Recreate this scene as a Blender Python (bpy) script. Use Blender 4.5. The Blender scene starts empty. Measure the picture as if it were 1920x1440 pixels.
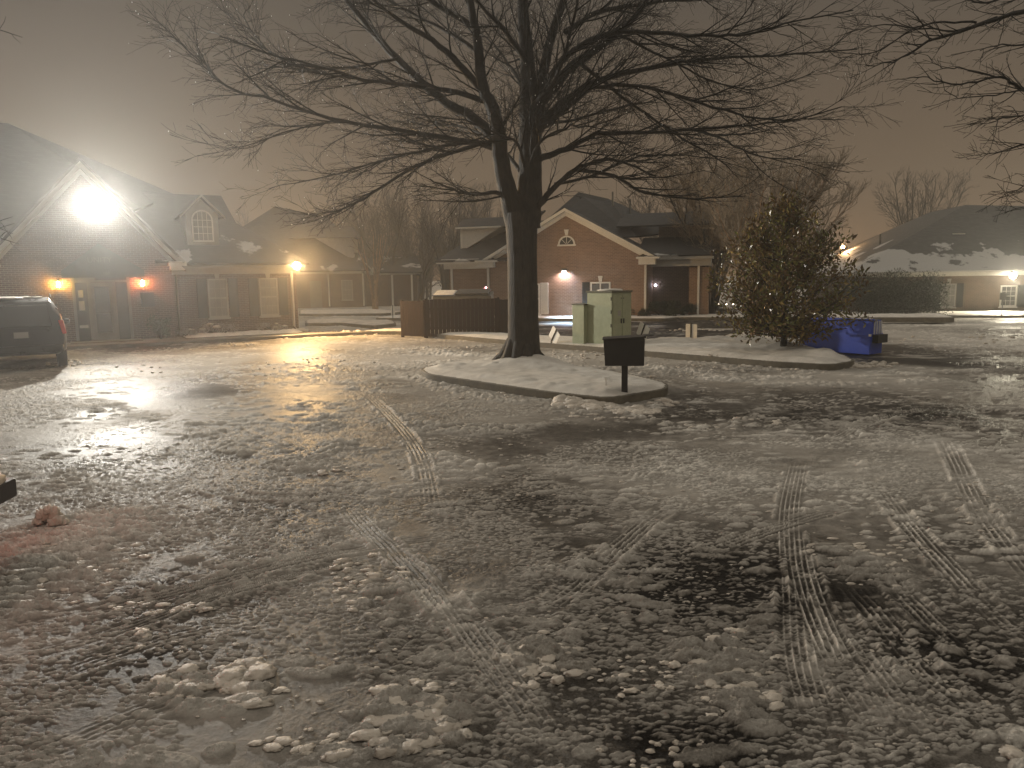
import bpy, math, random
import numpy as np
from mathutils import Matrix, Vector, noise as mnoise

# ------------------------------------------------------------------ camera, world, exposure
SC = bpy.context.scene
COL = SC.collection
FPX = 1442.0
HCAM = 2.2
PITCH = math.radians(7.9)
ROLL = math.radians(-0.9)
CAMM = Matrix.Rotation(math.pi/2-PITCH, 3, 'X') @ Matrix.Rotation(ROLL, 3, 'Z')
cd = bpy.data.cameras.new('camera')
cam = bpy.data.objects.new('camera', cd)
COL.objects.link(cam)
cam.location = (0, 0, HCAM)
cam.rotation_euler = CAMM.to_euler()
cd.sensor_width = 36.0
cd.lens = 36.0*FPX/1920.0
cd.clip_start = 0.1
cd.clip_end = 3000
SC.camera = cam
SC.view_settings.view_transform = 'Standard'
SC.view_settings.look = 'None'
SC.view_settings.exposure = 0.0
SC.view_settings.gamma = 1.0
SC.cycles.use_denoising = True
try:
    SC.cycles.denoiser = 'OPENIMAGEDENOISE'
except Exception:
    pass
SC.cycles.max_bounces = 6
SC.cycles.diffuse_bounces = 3
SC.cycles.glossy_bounces = 3
SC.cycles.transmission_bounces = 2
SC.cycles.volume_bounces = 1
SC.cycles.sample_clamp_indirect = 4.0
SC.cycles.caustics_reflective = False
SC.cycles.caustics_refractive = False

w = bpy.data.worlds.new('World')
SC.world = w
w.use_nodes = True
wt = w.node_tree
bg = wt.nodes['Background']
# low cloud lit from below by the town: brownish, paler near the horizon, darker above, then an added bright zenith that fills the ground
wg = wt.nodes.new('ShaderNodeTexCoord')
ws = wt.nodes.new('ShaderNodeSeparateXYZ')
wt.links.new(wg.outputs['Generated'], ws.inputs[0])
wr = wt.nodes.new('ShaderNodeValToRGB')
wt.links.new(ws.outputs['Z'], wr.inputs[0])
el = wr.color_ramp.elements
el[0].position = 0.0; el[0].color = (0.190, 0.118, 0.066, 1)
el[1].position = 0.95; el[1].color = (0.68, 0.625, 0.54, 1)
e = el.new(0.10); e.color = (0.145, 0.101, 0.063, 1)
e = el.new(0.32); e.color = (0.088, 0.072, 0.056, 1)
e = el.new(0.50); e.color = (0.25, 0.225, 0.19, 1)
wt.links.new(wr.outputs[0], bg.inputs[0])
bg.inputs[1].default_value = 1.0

def ray(px, py):
    return CAMM @ Vector(((px-960)/FPX, -(py-720)/FPX, -1.0))
def G(px, py, z=0.0):                      # the point of the level z seen at a photo pixel
    d = ray(px, py); t = (z-HCAM)/d.z
    return Vector((d.x*t, d.y*t, z))
def DY(px, py, Y):                         # the point at depth Y seen at a photo pixel
    d = ray(px, py); t = Y/d.y
    return Vector((d.x*t, Y, HCAM+d.z*t))

def sstep(a, b, x):
    t = np.clip((x-a)/(b-a), 0, 1)
    return t*t*(3-2*t)
def gz(x, y):                              # level of the ground: it falls a little towards the right-hand building
    return -0.55*sstep(28., 46., y)*sstep(9., 17., x)

# ------------------------------------------------------------------ materials
def newmat(name):
    m = bpy.data.materials.new(name); m.use_nodes = True
    return m, m.node_tree, m.node_tree.nodes['Principled BSDF']
def N(nt, typ, **kw):
    n = nt.nodes.new(typ)
    for k, v in kw.items():
        if k in n.inputs.keys(): n.inputs[k].default_value = v
        else: setattr(n, k, v)
    return n
def ramp(nt, fac, stops):
    r = nt.nodes.new('ShaderNodeValToRGB')
    nt.links.new(fac, r.inputs[0])
    el = r.color_ramp.elements
    el[0].position = stops[0][0]; el[0].color = (*stops[0][1], 1)
    el[1].position = stops[-1][0]; el[1].color = (*stops[-1][1], 1)
    for p, c in stops[1:-1]:
        e = el.new(p); e.color = (*c, 1)
    return r
def g3(v): return (v, v, v)
def plain(name, col, rough=0.6, var=0.25, scale=3.0, metal=0.0, bump=0.0, bscale=40., spec=0.5):
    m, nt, b = newmat(name)
    tc = N(nt, 'ShaderNodeTexCoord')
    no = N(nt, 'ShaderNodeTexNoise', Scale=scale, Detail=6.0, Roughness=0.65)
    nt.links.new(tc.outputs['Object'], no.inputs['Vector'])
    lo = tuple(c*(1-var) for c in col); hi = tuple(min(1, c*(1+var)) for c in col)
    r = ramp(nt, no.outputs[0], [(0.3, lo), (0.7, hi)])
    nt.links.new(r.outputs[0], b.inputs['Base Color'])
    rr = ramp(nt, no.outputs[0], [(0.3, g3(max(0.03, rough-0.12))), (0.75, g3(min(1, rough+0.12)))])
    nt.links.new(rr.outputs[0], b.inputs['Roughness'])
    b.inputs['Metallic'].default_value = metal
    b.inputs['Specular IOR Level'].default_value = spec
    if bump:
        n2 = N(nt, 'ShaderNodeTexNoise', Scale=bscale, Detail=4.0)
        nt.links.new(tc.outputs['Object'], n2.inputs['Vector'])
        bu = N(nt, 'ShaderNodeBump', Strength=bump, Distance=0.02)
        nt.links.new(n2.outputs[0], bu.inputs['Height'])
        nt.links.new(bu.outputs[0], b.inputs['Normal'])
    return m
def emis(name, col, strength):
    m, nt, b = newmat(name)
    b.inputs['Base Color'].default_value = (*col, 1)
    b.inputs['Emission Color'].default_value = (*col, 1)
    b.inputs['Emission Strength'].default_value = strength
    return m
def brickmat(name, c1, c2, mort):
    m, nt, b = newmat(name)
    tc = N(nt, 'ShaderNodeTexCoord')
    sx = N(nt, 'ShaderNodeSeparateXYZ'); nt.links.new(tc.outputs['Object'], sx.inputs[0])
    ad = N(nt, 'ShaderNodeMath', operation='ADD')
    nt.links.new(sx.outputs['X'], ad.inputs[0]); nt.links.new(sx.outputs['Y'], ad.inputs[1])
    cb = N(nt, 'ShaderNodeCombineXYZ')
    nt.links.new(ad.outputs[0], cb.inputs['X']); nt.links.new(sx.outputs['Z'], cb.inputs['Y'])
    br = N(nt, 'ShaderNodeTexBrick', Scale=1.0)
    br.inputs['Color1'].default_value = (*c1, 1); br.inputs['Color2'].default_value = (*c2, 1)
    br.inputs['Mortar'].default_value = (*mort, 1)
    br.inputs['Mortar Size'].default_value = 0.007
    br.inputs['Mortar Smooth'].default_value = 0.3
    br.inputs['Brick Width'].default_value = 0.215
    br.inputs['Row Height'].default_value = 0.072
    nt.links.new(cb.outputs[0], br.inputs['Vector'])
    no = N(nt, 'ShaderNodeTexNoise', Scale=1.1, Detail=7.0, Roughness=0.7)
    nt.links.new(tc.outputs['Object'], no.inputs['Vector'])
    r = ramp(nt, no.outputs[0], [(0.3, g3(0.72)), (0.72, g3(1.15))])
    mx = N(nt, 'ShaderNodeMix', data_type='RGBA', blend_type='MULTIPLY')
    mx.inputs[0].default_value = 1.0
    nt.links.new(br.outputs['Color'], mx.inputs[6]); nt.links.new(r.outputs[0], mx.inputs[7])
    nt.links.new(mx.outputs[2], b.inputs['Base Color'])
    b.inputs['Roughness'].default_value = 0.75
    bu = N(nt, 'ShaderNodeBump', Strength=0.6, Distance=0.01); bu.invert = True
    nt.links.new(br.outputs['Fac'], bu.inputs['Height'])
    nt.links.new(bu.outputs[0], b.inputs['Normal'])
    return m
def roofmat(name, col, snow_lo, snow_hi, zlo, zhi):
    """dark shingles in courses; melted snow still lying in patches, more of it low on the slope"""
    m, nt, b = newmat(name)
    tc = N(nt, 'ShaderNodeTexCoord')
    sx = N(nt, 'ShaderNodeSeparateXYZ'); nt.links.new(tc.outputs['Object'], sx.inputs[0])
    wv = N(nt, 'ShaderNodeTexBrick', Scale=1.0)
    ad = N(nt, 'ShaderNodeMath', operation='ADD')
    nt.links.new(sx.outputs['X'], ad.inputs[0]); nt.links.new(sx.outputs['Y'], ad.inputs[1])
    cb = N(nt, 'ShaderNodeCombineXYZ')
    nt.links.new(ad.outputs[0], cb.inputs['X']); nt.links.new(sx.outputs['Z'], cb.inputs['Y'])
    wv.inputs['Color1'].default_value = (*tuple(c*0.75 for c in col), 1)
    wv.inputs['Color2'].default_value = (*tuple(c*1.25 for c in col), 1)
    wv.inputs['Mortar'].default_value = (*tuple(c*0.5 for c in col), 1)
    wv.inputs['Brick Width'].default_value = 0.3; wv.inputs['Row Height'].default_value = 0.09
    wv.inputs['Mortar Size'].default_value = 0.006
    nt.links.new(cb.outputs[0], wv.inputs['Vector'])
    no = N(nt, 'ShaderNodeTexNoise', Scale=0.55, Detail=6.0, Roughness=0.55)
    nt.links.new(tc.outputs['Object'], no.inputs['Vector'])
    mr = N(nt, 'ShaderNodeMapRange'); nt.links.new(sx.outputs['Z'], mr.inputs[0])
    mr.inputs[1].default_value = zlo; mr.inputs[2].default_value = zhi
    mr.inputs[3].default_value = snow_hi; mr.inputs[4].default_value = snow_lo
    a2 = N(nt, 'ShaderNodeMath', operation='ADD')
    nt.links.new(no.outputs[0], a2.inputs[0]); nt.links.new(mr.outputs[0], a2.inputs[1])
    r = ramp(nt, a2.outputs[0], [(0.60, g3(0)), (0.63, g3(1))])
    mx = N(nt, 'ShaderNodeMix', data_type='RGBA')
    nt.links.new(r.outputs[0], mx.inputs[0]); nt.links.new(wv.outputs['Color'], mx.inputs[6])
    mx.inputs[7].default_value = (0.42, 0.41, 0.39, 1)
    nt.links.new(mx.outputs[2], b.inputs['Base Color'])
    b.inputs['Roughness'].default_value = 0.7
    return m

M = {}
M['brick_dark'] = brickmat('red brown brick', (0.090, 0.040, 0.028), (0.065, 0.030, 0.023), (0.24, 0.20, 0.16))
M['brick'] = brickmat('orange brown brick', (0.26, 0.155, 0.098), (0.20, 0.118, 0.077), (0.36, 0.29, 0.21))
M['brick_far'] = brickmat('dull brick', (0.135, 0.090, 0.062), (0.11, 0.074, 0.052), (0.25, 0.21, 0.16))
M['roof'] = roofmat('dark shingles', (0.030, 0.028, 0.027), -0.15, 0.02, 3.2, 6.0)
M['roof_c'] = roofmat('dark shingles with a snowy edge', (0.026, 0.025, 0.024), -0.3, 0.10, 3.0, 3.9)
M['roof_r'] = roofmat('dark shingles half under snow', (0.055, 0.052, 0.048), -0.12, 0.22, 3.0, 5.4)
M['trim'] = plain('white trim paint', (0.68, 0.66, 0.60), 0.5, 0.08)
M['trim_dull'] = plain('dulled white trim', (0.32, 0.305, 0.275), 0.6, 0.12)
M['siding'] = plain('white siding', (0.62, 0.60, 0.55), 0.55, 0.08)
M['door'] = plain('grey green door paint', (0.17, 0.165, 0.14), 0.5, 0.15)
M['dark'] = plain('dark recess paint', (0.03, 0.028, 0.026), 0.6, 0.2)
M['shutter'] = plain('near black shutter paint', (0.022, 0.024, 0.022), 0.5, 0.2)
M['awning'] = plain('dark green canvas', (0.035, 0.045, 0.035), 0.75, 0.2)
M['letters'] = plain('faded cream lettering', (0.13, 0.135, 0.115), 0.7, 0.1)
M['blind'] = plain('closed pale blind', (0.20, 0.195, 0.175), 0.4, 0.1)
M['paper'] = plain('pale notice paper', (0.5, 0.48, 0.42), 0.7, 0.05)
M['white_metal'] = plain('white painted metal', (0.86, 0.85, 0.80), 0.4, 0.06, metal=0.0)
M['black_metal'] = plain('black painted metal', (0.012, 0.012, 0.012), 0.45, 0.3)
M['steel'] = plain('dull galvanised steel', (0.16, 0.16, 0.15), 0.45, 0.25, metal=0.6)
M['green'] = plain('pale green cabinet paint', (0.34, 0.37, 0.235), 0.5, 0.12, 6.0)
M['green_lid'] = plain('dark cabinet lid edge', (0.10, 0.10, 0.06), 0.6, 0.4, 9.0)
M['blue'] = plain('blue dumpster paint', (0.028, 0.075, 0.50), 0.5, 0.08, 4.0)
M['lid'] = plain('blue grey plastic lid', (0.06, 0.09, 0.16), 0.45, 0.2)
M['concrete'] = plain('concrete kerb', (0.13, 0.115, 0.085), 0.8, 0.35, 6.0, bump=0.3)
M['pavement'] = plain('wet concrete pavement', (0.17, 0.15, 0.12), 0.4, 0.3, 2.0, bump=0.3)
M['car'] = plain('very dark car paint', (0.006, 0.006, 0.007), 0.35, 0.2, spec=0.25)
M['glass_dark'] = plain('dark tinted glass', (0.008, 0.008, 0.009), 0.08, 0.1)
M['tyre'] = plain('tyre rubber', (0.012, 0.012, 0.012), 0.8, 0.2)
M['rim'] = plain('grey wheel rim', (0.2, 0.2, 0.2), 0.35, 0.1, metal=0.8)
M['red_lens'] = plain('red lamp lens', (0.45, 0.02, 0.012), 0.15, 0.1)
M['orange_plastic'] = plain('orange red marker', (0.5, 0.09, 0.03), 0.4, 0.1)
M['bark'] = plain('wet dark bark', (0.019, 0.0165, 0.0135), 0.75, 0.4, 9.0, bump=1.0, bscale=30., spec=0.25)
M['twig'] = plain('wet dark twig bark', (0.016, 0.014, 0.011), 0.6, 0.3, 5.0, spec=0.12)
M['bark_pale'] = plain('tan myrtle bark', (0.30, 0.19, 0.11), 0.6, 0.35, 6.0)
M['twig_pale'] = plain('grey brown myrtle twigs', (0.20, 0.165, 0.12), 0.6, 0.3, 5.0)
M['twig_far'] = plain('grey far twigs', (0.075, 0.065, 0.05), 0.7, 0.3, 2.0)
M['icedrop'] = plain('frozen drop', (0.85, 0.85, 0.82), 0.05, 0.02)
M['needle'] = plain('dark evergreen leaf', (0.030, 0.040, 0.018), 0.55, 0.5, 2.0)
M['frosted'] = plain('snow clad twigs', (0.30, 0.28, 0.25), 0.7, 0.4, 4.0)

def barkmat():
    m, nt, b = newmat('ridged wet bark')
    tc = N(nt, 'ShaderNodeTexCoord')
    mp = N(nt, 'ShaderNodeMapping'); mp.inputs['Scale'].default_value = (1., 1., .16)
    nt.links.new(tc.outputs['Object'], mp.inputs[0])
    n1 = N(nt, 'ShaderNodeTexNoise', Scale=26.0, Detail=6.0, Roughness=0.7); nt.links.new(mp.outputs[0], n1.inputs['Vector'])
    n2 = N(nt, 'ShaderNodeTexNoise', Scale=3.0, Detail=5.0); nt.links.new(tc.outputs['Object'], n2.inputs['Vector'])
    mu = N(nt, 'ShaderNodeMath', operation='MULTIPLY'); nt.links.new(n1.outputs[0], mu.inputs[0]); nt.links.new(n2.outputs[0], mu.inputs[1])
    r = ramp(nt, mu.outputs[0], [(0.14, (0.009, 0.008, 0.0065)), (0.38, (0.040, 0.034, 0.027))])
    nt.links.new(r.outputs[0], b.inputs['Base Color'])
    bu = N(nt, 'ShaderNodeBump', Strength=1.0, Distance=0.05); nt.links.new(n1.outputs[0], bu.inputs['Height']); nt.links.new(bu.outputs[0], b.inputs['Normal'])
    b.inputs['Roughness'].default_value = 0.7; b.inputs['Specular IOR Level'].default_value = 0.3
    return m
M['bark'] = barkmat()
def leafmat():
    m, nt, b = newmat('glossy magnolia leaf')
    tc = N(nt, 'ShaderNodeTexCoord')
    no = N(nt, 'ShaderNodeTexNoise', Scale=1.3, Detail=5.0, Roughness=0.7)
    nt.links.new(tc.outputs['Object'], no.inputs['Vector'])
    r = ramp(nt, no.outputs[0], [(0.32, (0.08, 0.10, 0.028)), (0.50, (0.18, 0.175, 0.05)), (0.60, (0.29, 0.19, 0.06)), (0.72, (0.40, 0.34, 0.08))])
    ge = N(nt, 'ShaderNodeNewGeometry')
    mx = N(nt, 'ShaderNodeMix', data_type='RGBA')
    nt.links.new(ge.outputs['Backfacing'], mx.inputs[0])
    nt.links.new(r.outputs[0], mx.inputs[6]); mx.inputs[7].default_value = (0.12, 0.075, 0.032, 1)
    nt.links.new(mx.outputs[2], b.inputs['Base Color'])
    b.inputs['Roughness'].default_value = 0.22
    return m
M['leaf'] = leafmat()

def fencemat():
    m, nt, b = newmat('dark stained boards')
    tc = N(nt, 'ShaderNodeTexCoord')
    mp = N(nt, 'ShaderNodeMapping'); mp.inputs['Scale'].default_value = (9., 9., 0.7)
    nt.links.new(tc.outputs['Object'], mp.inputs[0])
    no = N(nt, 'ShaderNodeTexNoise', Scale=1.0, Detail=6.0, Roughness=0.7)
    nt.links.new(mp.outputs[0], no.inputs['Vector'])
    r = ramp(nt, no.outputs[0], [(0.3, (0.018, 0.010, 0.007)), (0.7, (0.045, 0.024, 0.015))])
    nt.links.new(r.outputs[0], b.inputs['Base Color'])
    b.inputs['Roughness'].default_value = 0.8
    b.inputs['Specular IOR Level'].default_value = 0.12
    return m
M['fence'] = fencemat()

def snowmat(name, lo, hi, sss=0.0):
    m, nt, b = newmat(name)
    tc = N(nt, 'ShaderNodeTexCoord')
    no = N(nt, 'ShaderNodeTexNoise', Scale=2.2, Detail=8.0, Roughness=0.65)
    nt.links.new(tc.outputs['Object'], no.inputs['Vector'])
    r = ramp(nt, no.outputs[0], [(0.3, lo), (0.65, hi)])
    nt.links.new(r.outputs[0], b.inputs['Base Color'])
    b.inputs['Roughness'].default_value = 0.55
    n2 = N(nt, 'ShaderNodeTexNoise', Scale=70.0, Detail=5.0, Roughness=0.7)
    nt.links.new(tc.outputs['Object'], n2.inputs['Vector'])
    bu = N(nt, 'ShaderNodeBump', Strength=0.7, Distance=0.012)
    nt.links.new(n2.outputs[0], bu.inputs['Height'])
    nt.links.new(bu.outputs[0], b.inputs['Normal'])
    return m
M['snow'] = snowmat('crusted snow', (0.52, 0.485, 0.43), (0.76, 0.72, 0.65))
M['slush'] = snowmat('dirty slush lumps', (0.38, 0.335, 0.28), (0.68, 0.615, 0.53))

def groundmat():
    m, nt, b = newmat('iced and slushy asphalt')
    L = nt.links.new
    tc = N(nt, 'ShaderNodeTexCoord')
    at = N(nt, 'ShaderNodeAttribute'); at.attribute_name = 'cover'
    aw = N(nt, 'ShaderNodeAttribute'); aw.attribute_name = 'wet'
    ar = N(nt, 'ShaderNodeAttribute'); ar.attribute_name = 'crust'
    no = N(nt, 'ShaderNodeTexNoise', Scale=7.0, Detail=9.0, Roughness=0.7)
    L(tc.outputs['Object'], no.inputs['Vector'])
    nf = N(nt, 'ShaderNodeTexNoise', Scale=85.0, Detail=5.0, Roughness=0.8)
    L(tc.outputs['Object'], nf.inputs['Vector'])
    # cover + noise
    s1 = N(nt, 'ShaderNodeMath', operation='MULTIPLY_ADD'); L(no.outputs[0], s1.inputs[0]); s1.inputs[1].default_value = 0.42; s1.inputs[2].default_value = -0.21
    s0 = N(nt, 'ShaderNodeMath', operation='SUBTRACT'); L(nf.outputs[0], s0.inputs[0]); s0.inputs[1].default_value = 0.5
    s00 = N(nt, 'ShaderNodeMath', operation='MULTIPLY_ADD'); L(ar.outputs['Fac'], s00.inputs[0]); s00.inputs[1].default_value = 0.32; s00.inputs[2].default_value = 0.08
    s2 = N(nt, 'ShaderNodeMath', operation='MULTIPLY'); L(s0.outputs[0], s2.inputs[0]); L(s00.outputs[0], s2.inputs[1])
    a1 = N(nt, 'ShaderNodeMath', operation='ADD'); L(at.outputs['Fac'], a1.inputs[0]); L(s1.outputs[0], a1.inputs[1])
    a2 = N(nt, 'ShaderNodeMath', operation='ADD'); L(a1.outputs[0], a2.inputs[0]); L(s2.outputs[0], a2.inputs[1])
    r = ramp(nt, a2.outputs[0], [(0.10, (0.028, 0.025, 0.022)), (0.26, (0.095, 0.085, 0.073)), (0.46, (0.30, 0.276, 0.242)), (0.74, (0.50, 0.468, 0.42)), (1.0, (0.76, 0.72, 0.65))])
    L(r.outputs[0], b.inputs['Base Color'])
    # wetness: low roughness where wet and not snowy
    rr = ramp(nt, a2.outputs[0], [(0.2, g3(0.38)), (0.5, g3(0.52)), (0.85, g3(0.75))])
    nw = N(nt, 'ShaderNodeTexNoise', Scale=1.7, Detail=7.0, Roughness=0.65)
    L(tc.outputs['Object'], nw.inputs['Vector'])
    aw2 = N(nt, 'ShaderNodeMath', operation='ADD'); L(aw.outputs['Fac'], aw2.inputs[0]); L(nw.outputs[0], aw2.inputs[1])
    rw = ramp(nt, aw2.outputs[0], [(1.04, g3(0)), (1.14, g3(1))])
    mx = N(nt, 'ShaderNodeMix', data_type='FLOAT')
    L(rw.outputs[0], mx.inputs[0]); L(rr.outputs[0], mx.inputs[2]); mx.inputs[3].default_value = 0.13
    L(mx.outputs[0], b.inputs['Roughness'])
    sl = N(nt, 'ShaderNodeMix', data_type='FLOAT'); L(rw.outputs[0], sl.inputs[0]); sl.inputs[2].default_value = 0.035; sl.inputs[3].default_value = 0.55
    L(sl.outputs[0], b.inputs['Specular IOR Level'])
    bs = N(nt, 'ShaderNodeMath', operation='MULTIPLY_ADD'); L(ar.outputs['Fac'], bs.inputs[0]); bs.inputs[1].default_value = 0.85; bs.inputs[2].default_value = 0.15
    bw = N(nt, 'ShaderNodeMath', operation='MULTIPLY_ADD'); L(rw.outputs[0], bw.inputs[0]); bw.inputs[1].default_value = -0.72; bw.inputs[2].default_value = 1.0
    bx_ = N(nt, 'ShaderNodeMath', operation='MULTIPLY'); L(bs.outputs[0], bx_.inputs[0]); L(bw.outputs[0], bx_.inputs[1]); bs = bx_
    b1 = N(nt, 'ShaderNodeBump', Distance=0.014); L(nf.outputs[0], b1.inputs['Height']); L(bs.outputs[0], b1.inputs['Strength'])
    n3 = N(nt, 'ShaderNodeTexNoise', Scale=16.0, Detail=4.0, Roughness=0.6)
    L(tc.outputs['Object'], n3.inputs['Vector'])
    b2 = N(nt, 'ShaderNodeBump', Distance=0.03); L(n3.outputs[0], b2.inputs['Height']); L(bs.outputs[0], b2.inputs['Strength'])
    L(b1.outputs[0], b2.inputs['Normal'])
    L(b2.outputs[0], b.inputs['Normal'])
    return m
M['ground'] = groundmat()

# ------------------------------------------------------------------ mesh helpers
class MB:
    def __init__(s): s.v = []; s.f = []
    def add(s, vs, fs):
        o = len(s.v); s.v.extend([tuple(p) for p in vs]); s.f.extend([tuple(i+o for i in f) for f in fs]); return s
    def box(s, x0, x1, y0, y1, z0, z1):
        return s.add([(x0,y0,z0),(x1,y0,z0),(x1,y1,z0),(x0,y1,z0),(x0,y0,z1),(x1,y0,z1),(x1,y1,z1),(x0,y1,z1)],
              [(0,3,2,1),(4,5,6,7),(0,1,5,4),(1,2,6,5),(2,3,7,6),(3,0,4,7)])
    def hexa(s, b, t):                       # bottom and top quads, both counter-clockwise from above
        return s.add(list(b)+list(t), [(0,3,2,1),(4,5,6,7),(0,1,5,4),(1,2,6,5),(2,3,7,6),(3,0,4,7)])
    def prism(s, poly, y0, y1):              # poly in (x, z), extruded along y
        n = len(poly)
        return s.add([(x,y0,z) for x,z in poly]+[(x,y1,z) for x,z in poly],
              [tuple(range(n)), tuple(range(2*n-1, n-1, -1))]+[(i,n+i,n+(i+1)%n,(i+1)%n) for i in range(n)])
    def slab(s, poly, z0, z1):               # poly in (x, y)
        n = len(poly)
        return s.add([(x,y,z0) for x,y in poly]+[(x,y,z1) for x,y in poly],
              [tuple(range(n-1,-1,-1)), tuple(range(n,2*n))]+[(i,(i+1)%n,n+(i+1)%n,n+i) for i in range(n)])
    def poly3(s, pts, th=0.06):              # a flat panel with thickness below it
        n = len(pts); P = [Vector(p) for p in pts]
        nr = Vector((0,0,0))
        for i in range(n): nr += P[i].cross(P[(i+1)%n])
        nr.normalize(); Q = [p-nr*th for p in P]
        return s.add(P+Q, [tuple(range(n)), tuple(range(2*n-1,n-1,-1))]+[(i,n+i,n+(i+1)%n,(i+1)%n) for i in range(n)])
    def tube(s, pts, rad, n=10, caps=True):
        P = [Vector(p) for p in pts]
        R = rad if hasattr(rad, '__len__') else [rad]*len(P)
        o = len(s.v); up = Vector((0,0,1))
        for i, p in enumerate(P):
            d = (P[min(i+1,len(P)-1)]-P[max(i-1,0)]).normalized()
            a = d.cross(up)
            if a.length < 0.1: a = d.cross(Vector((0,1,0)))
            a.normalize(); b = a.cross(d)
            for k in range(n):
                t = 2*math.pi*k/n
                s.v.append(tuple(p+(a*math.cos(t)+b*math.sin(t))*R[i]))
        for i in range(len(P)-1):
            for k in range(n):
                k2 = (k+1)%n
                s.f.append((o+i*n+k, o+i*n+k2, o+(i+1)*n+k2, o+(i+1)*n+k))
        if caps:
            s.f.append(tuple(o+k for k in range(n-1,-1,-1))); s.f.append(tuple(o+(len(P)-1)*n+k for k in range(n)))
        return s
    def blob(s, c, r, seed=0, amp=0.25, nu=10, nv=7):
        o = len(s.v)
        for j in range(nv+1):
            ph = math.pi*j/nv
            for i in range(nu):
                th = 2*math.pi*i/nu
                d = Vector((math.sin(ph)*math.cos(th), math.sin(ph)*math.sin(th), math.cos(ph)))
                k = 1+amp*mnoise.noise(d*2.2+Vector((seed*7.3, seed*1.7, 0)))
                s.v.append((c[0]+d.x*r[0]*k, c[1]+d.y*r[1]*k, c[2]+d.z*r[2]*k))
        for j in range(nv):
            for i in range(nu):
                i2 = (i+1)%nu
                s.f.append((o+j*nu+i, o+(j+1)*nu+i, o+(j+1)*nu+i2, o+j*nu+i2))
        return s
def obj(name, mb, mat, parent=None, smooth=False, bevel=0.0):
    me = bpy.data.meshes.new(name)
    me.from_pydata(mb.v, [], mb.f)
    me.materials.append(mat)
    me.validate()
    if smooth: me.shade_smooth()
    o = bpy.data.objects.new(name, me)
    COL.objects.link(o)
    if parent: o.parent = parent
    if bevel:
        bv = o.modifiers.new('bevel', 'BEVEL'); bv.width = bevel; bv.segments = 2; bv.limit_method = 'ANGLE'
    return o
def npobj(name, V, Fq, mat, parent=None, smooth=True, attrs=None):
    me = bpy.data.meshes.new(name)
    V = np.asarray(V, dtype=np.float32); Fq = np.asarray(Fq, dtype=np.int32)
    k = Fq.shape[1]
    me.vertices.add(len(V)); me.vertices.foreach_set('co', V.ravel())
    me.loops.add(Fq.size); me.loops.foreach_set('vertex_index', Fq.ravel())
    me.polygons.add(len(Fq)); me.polygons.foreach_set('loop_start', np.arange(0, Fq.size, k, dtype=np.int32))
    me.polygons.foreach_set('use_smooth', np.full(len(Fq), smooth))
    me.update(calc_edges=True)
    for a, d in (attrs or {}).items():
        at = me.attributes.new(a, 'FLOAT', 'POINT'); at.data.foreach_set('value', np.asarray(d, dtype=np.float32))
    me.materials.append(mat)
    o = bpy.data.objects.new(name, me); COL.objects.link(o)
    if parent: o.parent = parent
    return o
def thing(name, label, cat, loc=(0,0,0), rotz=0.0, group=None):
    o = bpy.data.objects.new(name, None); COL.objects.link(o)
    o.location = loc; o.rotation_euler = (0, 0, rotz); o.empty_display_size = 0.2
    o['label'] = label; o['category'] = cat
    if group: o['group'] = group
    return o
def tag(o, label, cat, group=None, kind=None):
    o['label'] = label; o['category'] = cat
    if group: o['group'] = group
    if kind: o['kind'] = kind
    return o
def struct(o, label=None):
    o['kind'] = 'structure'
    if label: o['label'] = label
    return o

# numpy noise
_HT = {}
def hash2(ix, iy, seed):
    t = _HT.get(seed)
    if t is None: t = _HT[seed] = np.random.default_rng(seed*7+3).random(512*512).astype(np.float32)
    return t[((ix.astype(np.int32) & 511) << 9) | (iy.astype(np.int32) & 511)]
def vnoise(x, y, seed=0):
    ix = np.floor(x); iy = np.floor(y); fx = x-ix; fy = y-iy
    ux = fx*fx*fx*(fx*(fx*6-15)+10); uy = fy*fy*fy*(fy*(fy*6-15)+10)
    a = hash2(ix,iy,seed); b = hash2(ix+1,iy,seed); c = hash2(ix,iy+1,seed); d = hash2(ix+1,iy+1,seed)
    return (a*(1-ux)+b*ux)*(1-uy)+(c*(1-ux)+d*ux)*uy
def fbm(x, y, octs=4, seed=0, gain=0.5):
    s = 0; a = 1; t = 0
    c, sn = math.cos(0.6), math.sin(0.6)
    for i in range(octs):
        s = s+a*vnoise(x+17.3*i, y-9.1*i, seed+i); t += a; a *= gain
        x, y = (x*c-y*sn)*2.03, (x*sn+y*c)*2.03
    return s/t
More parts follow.
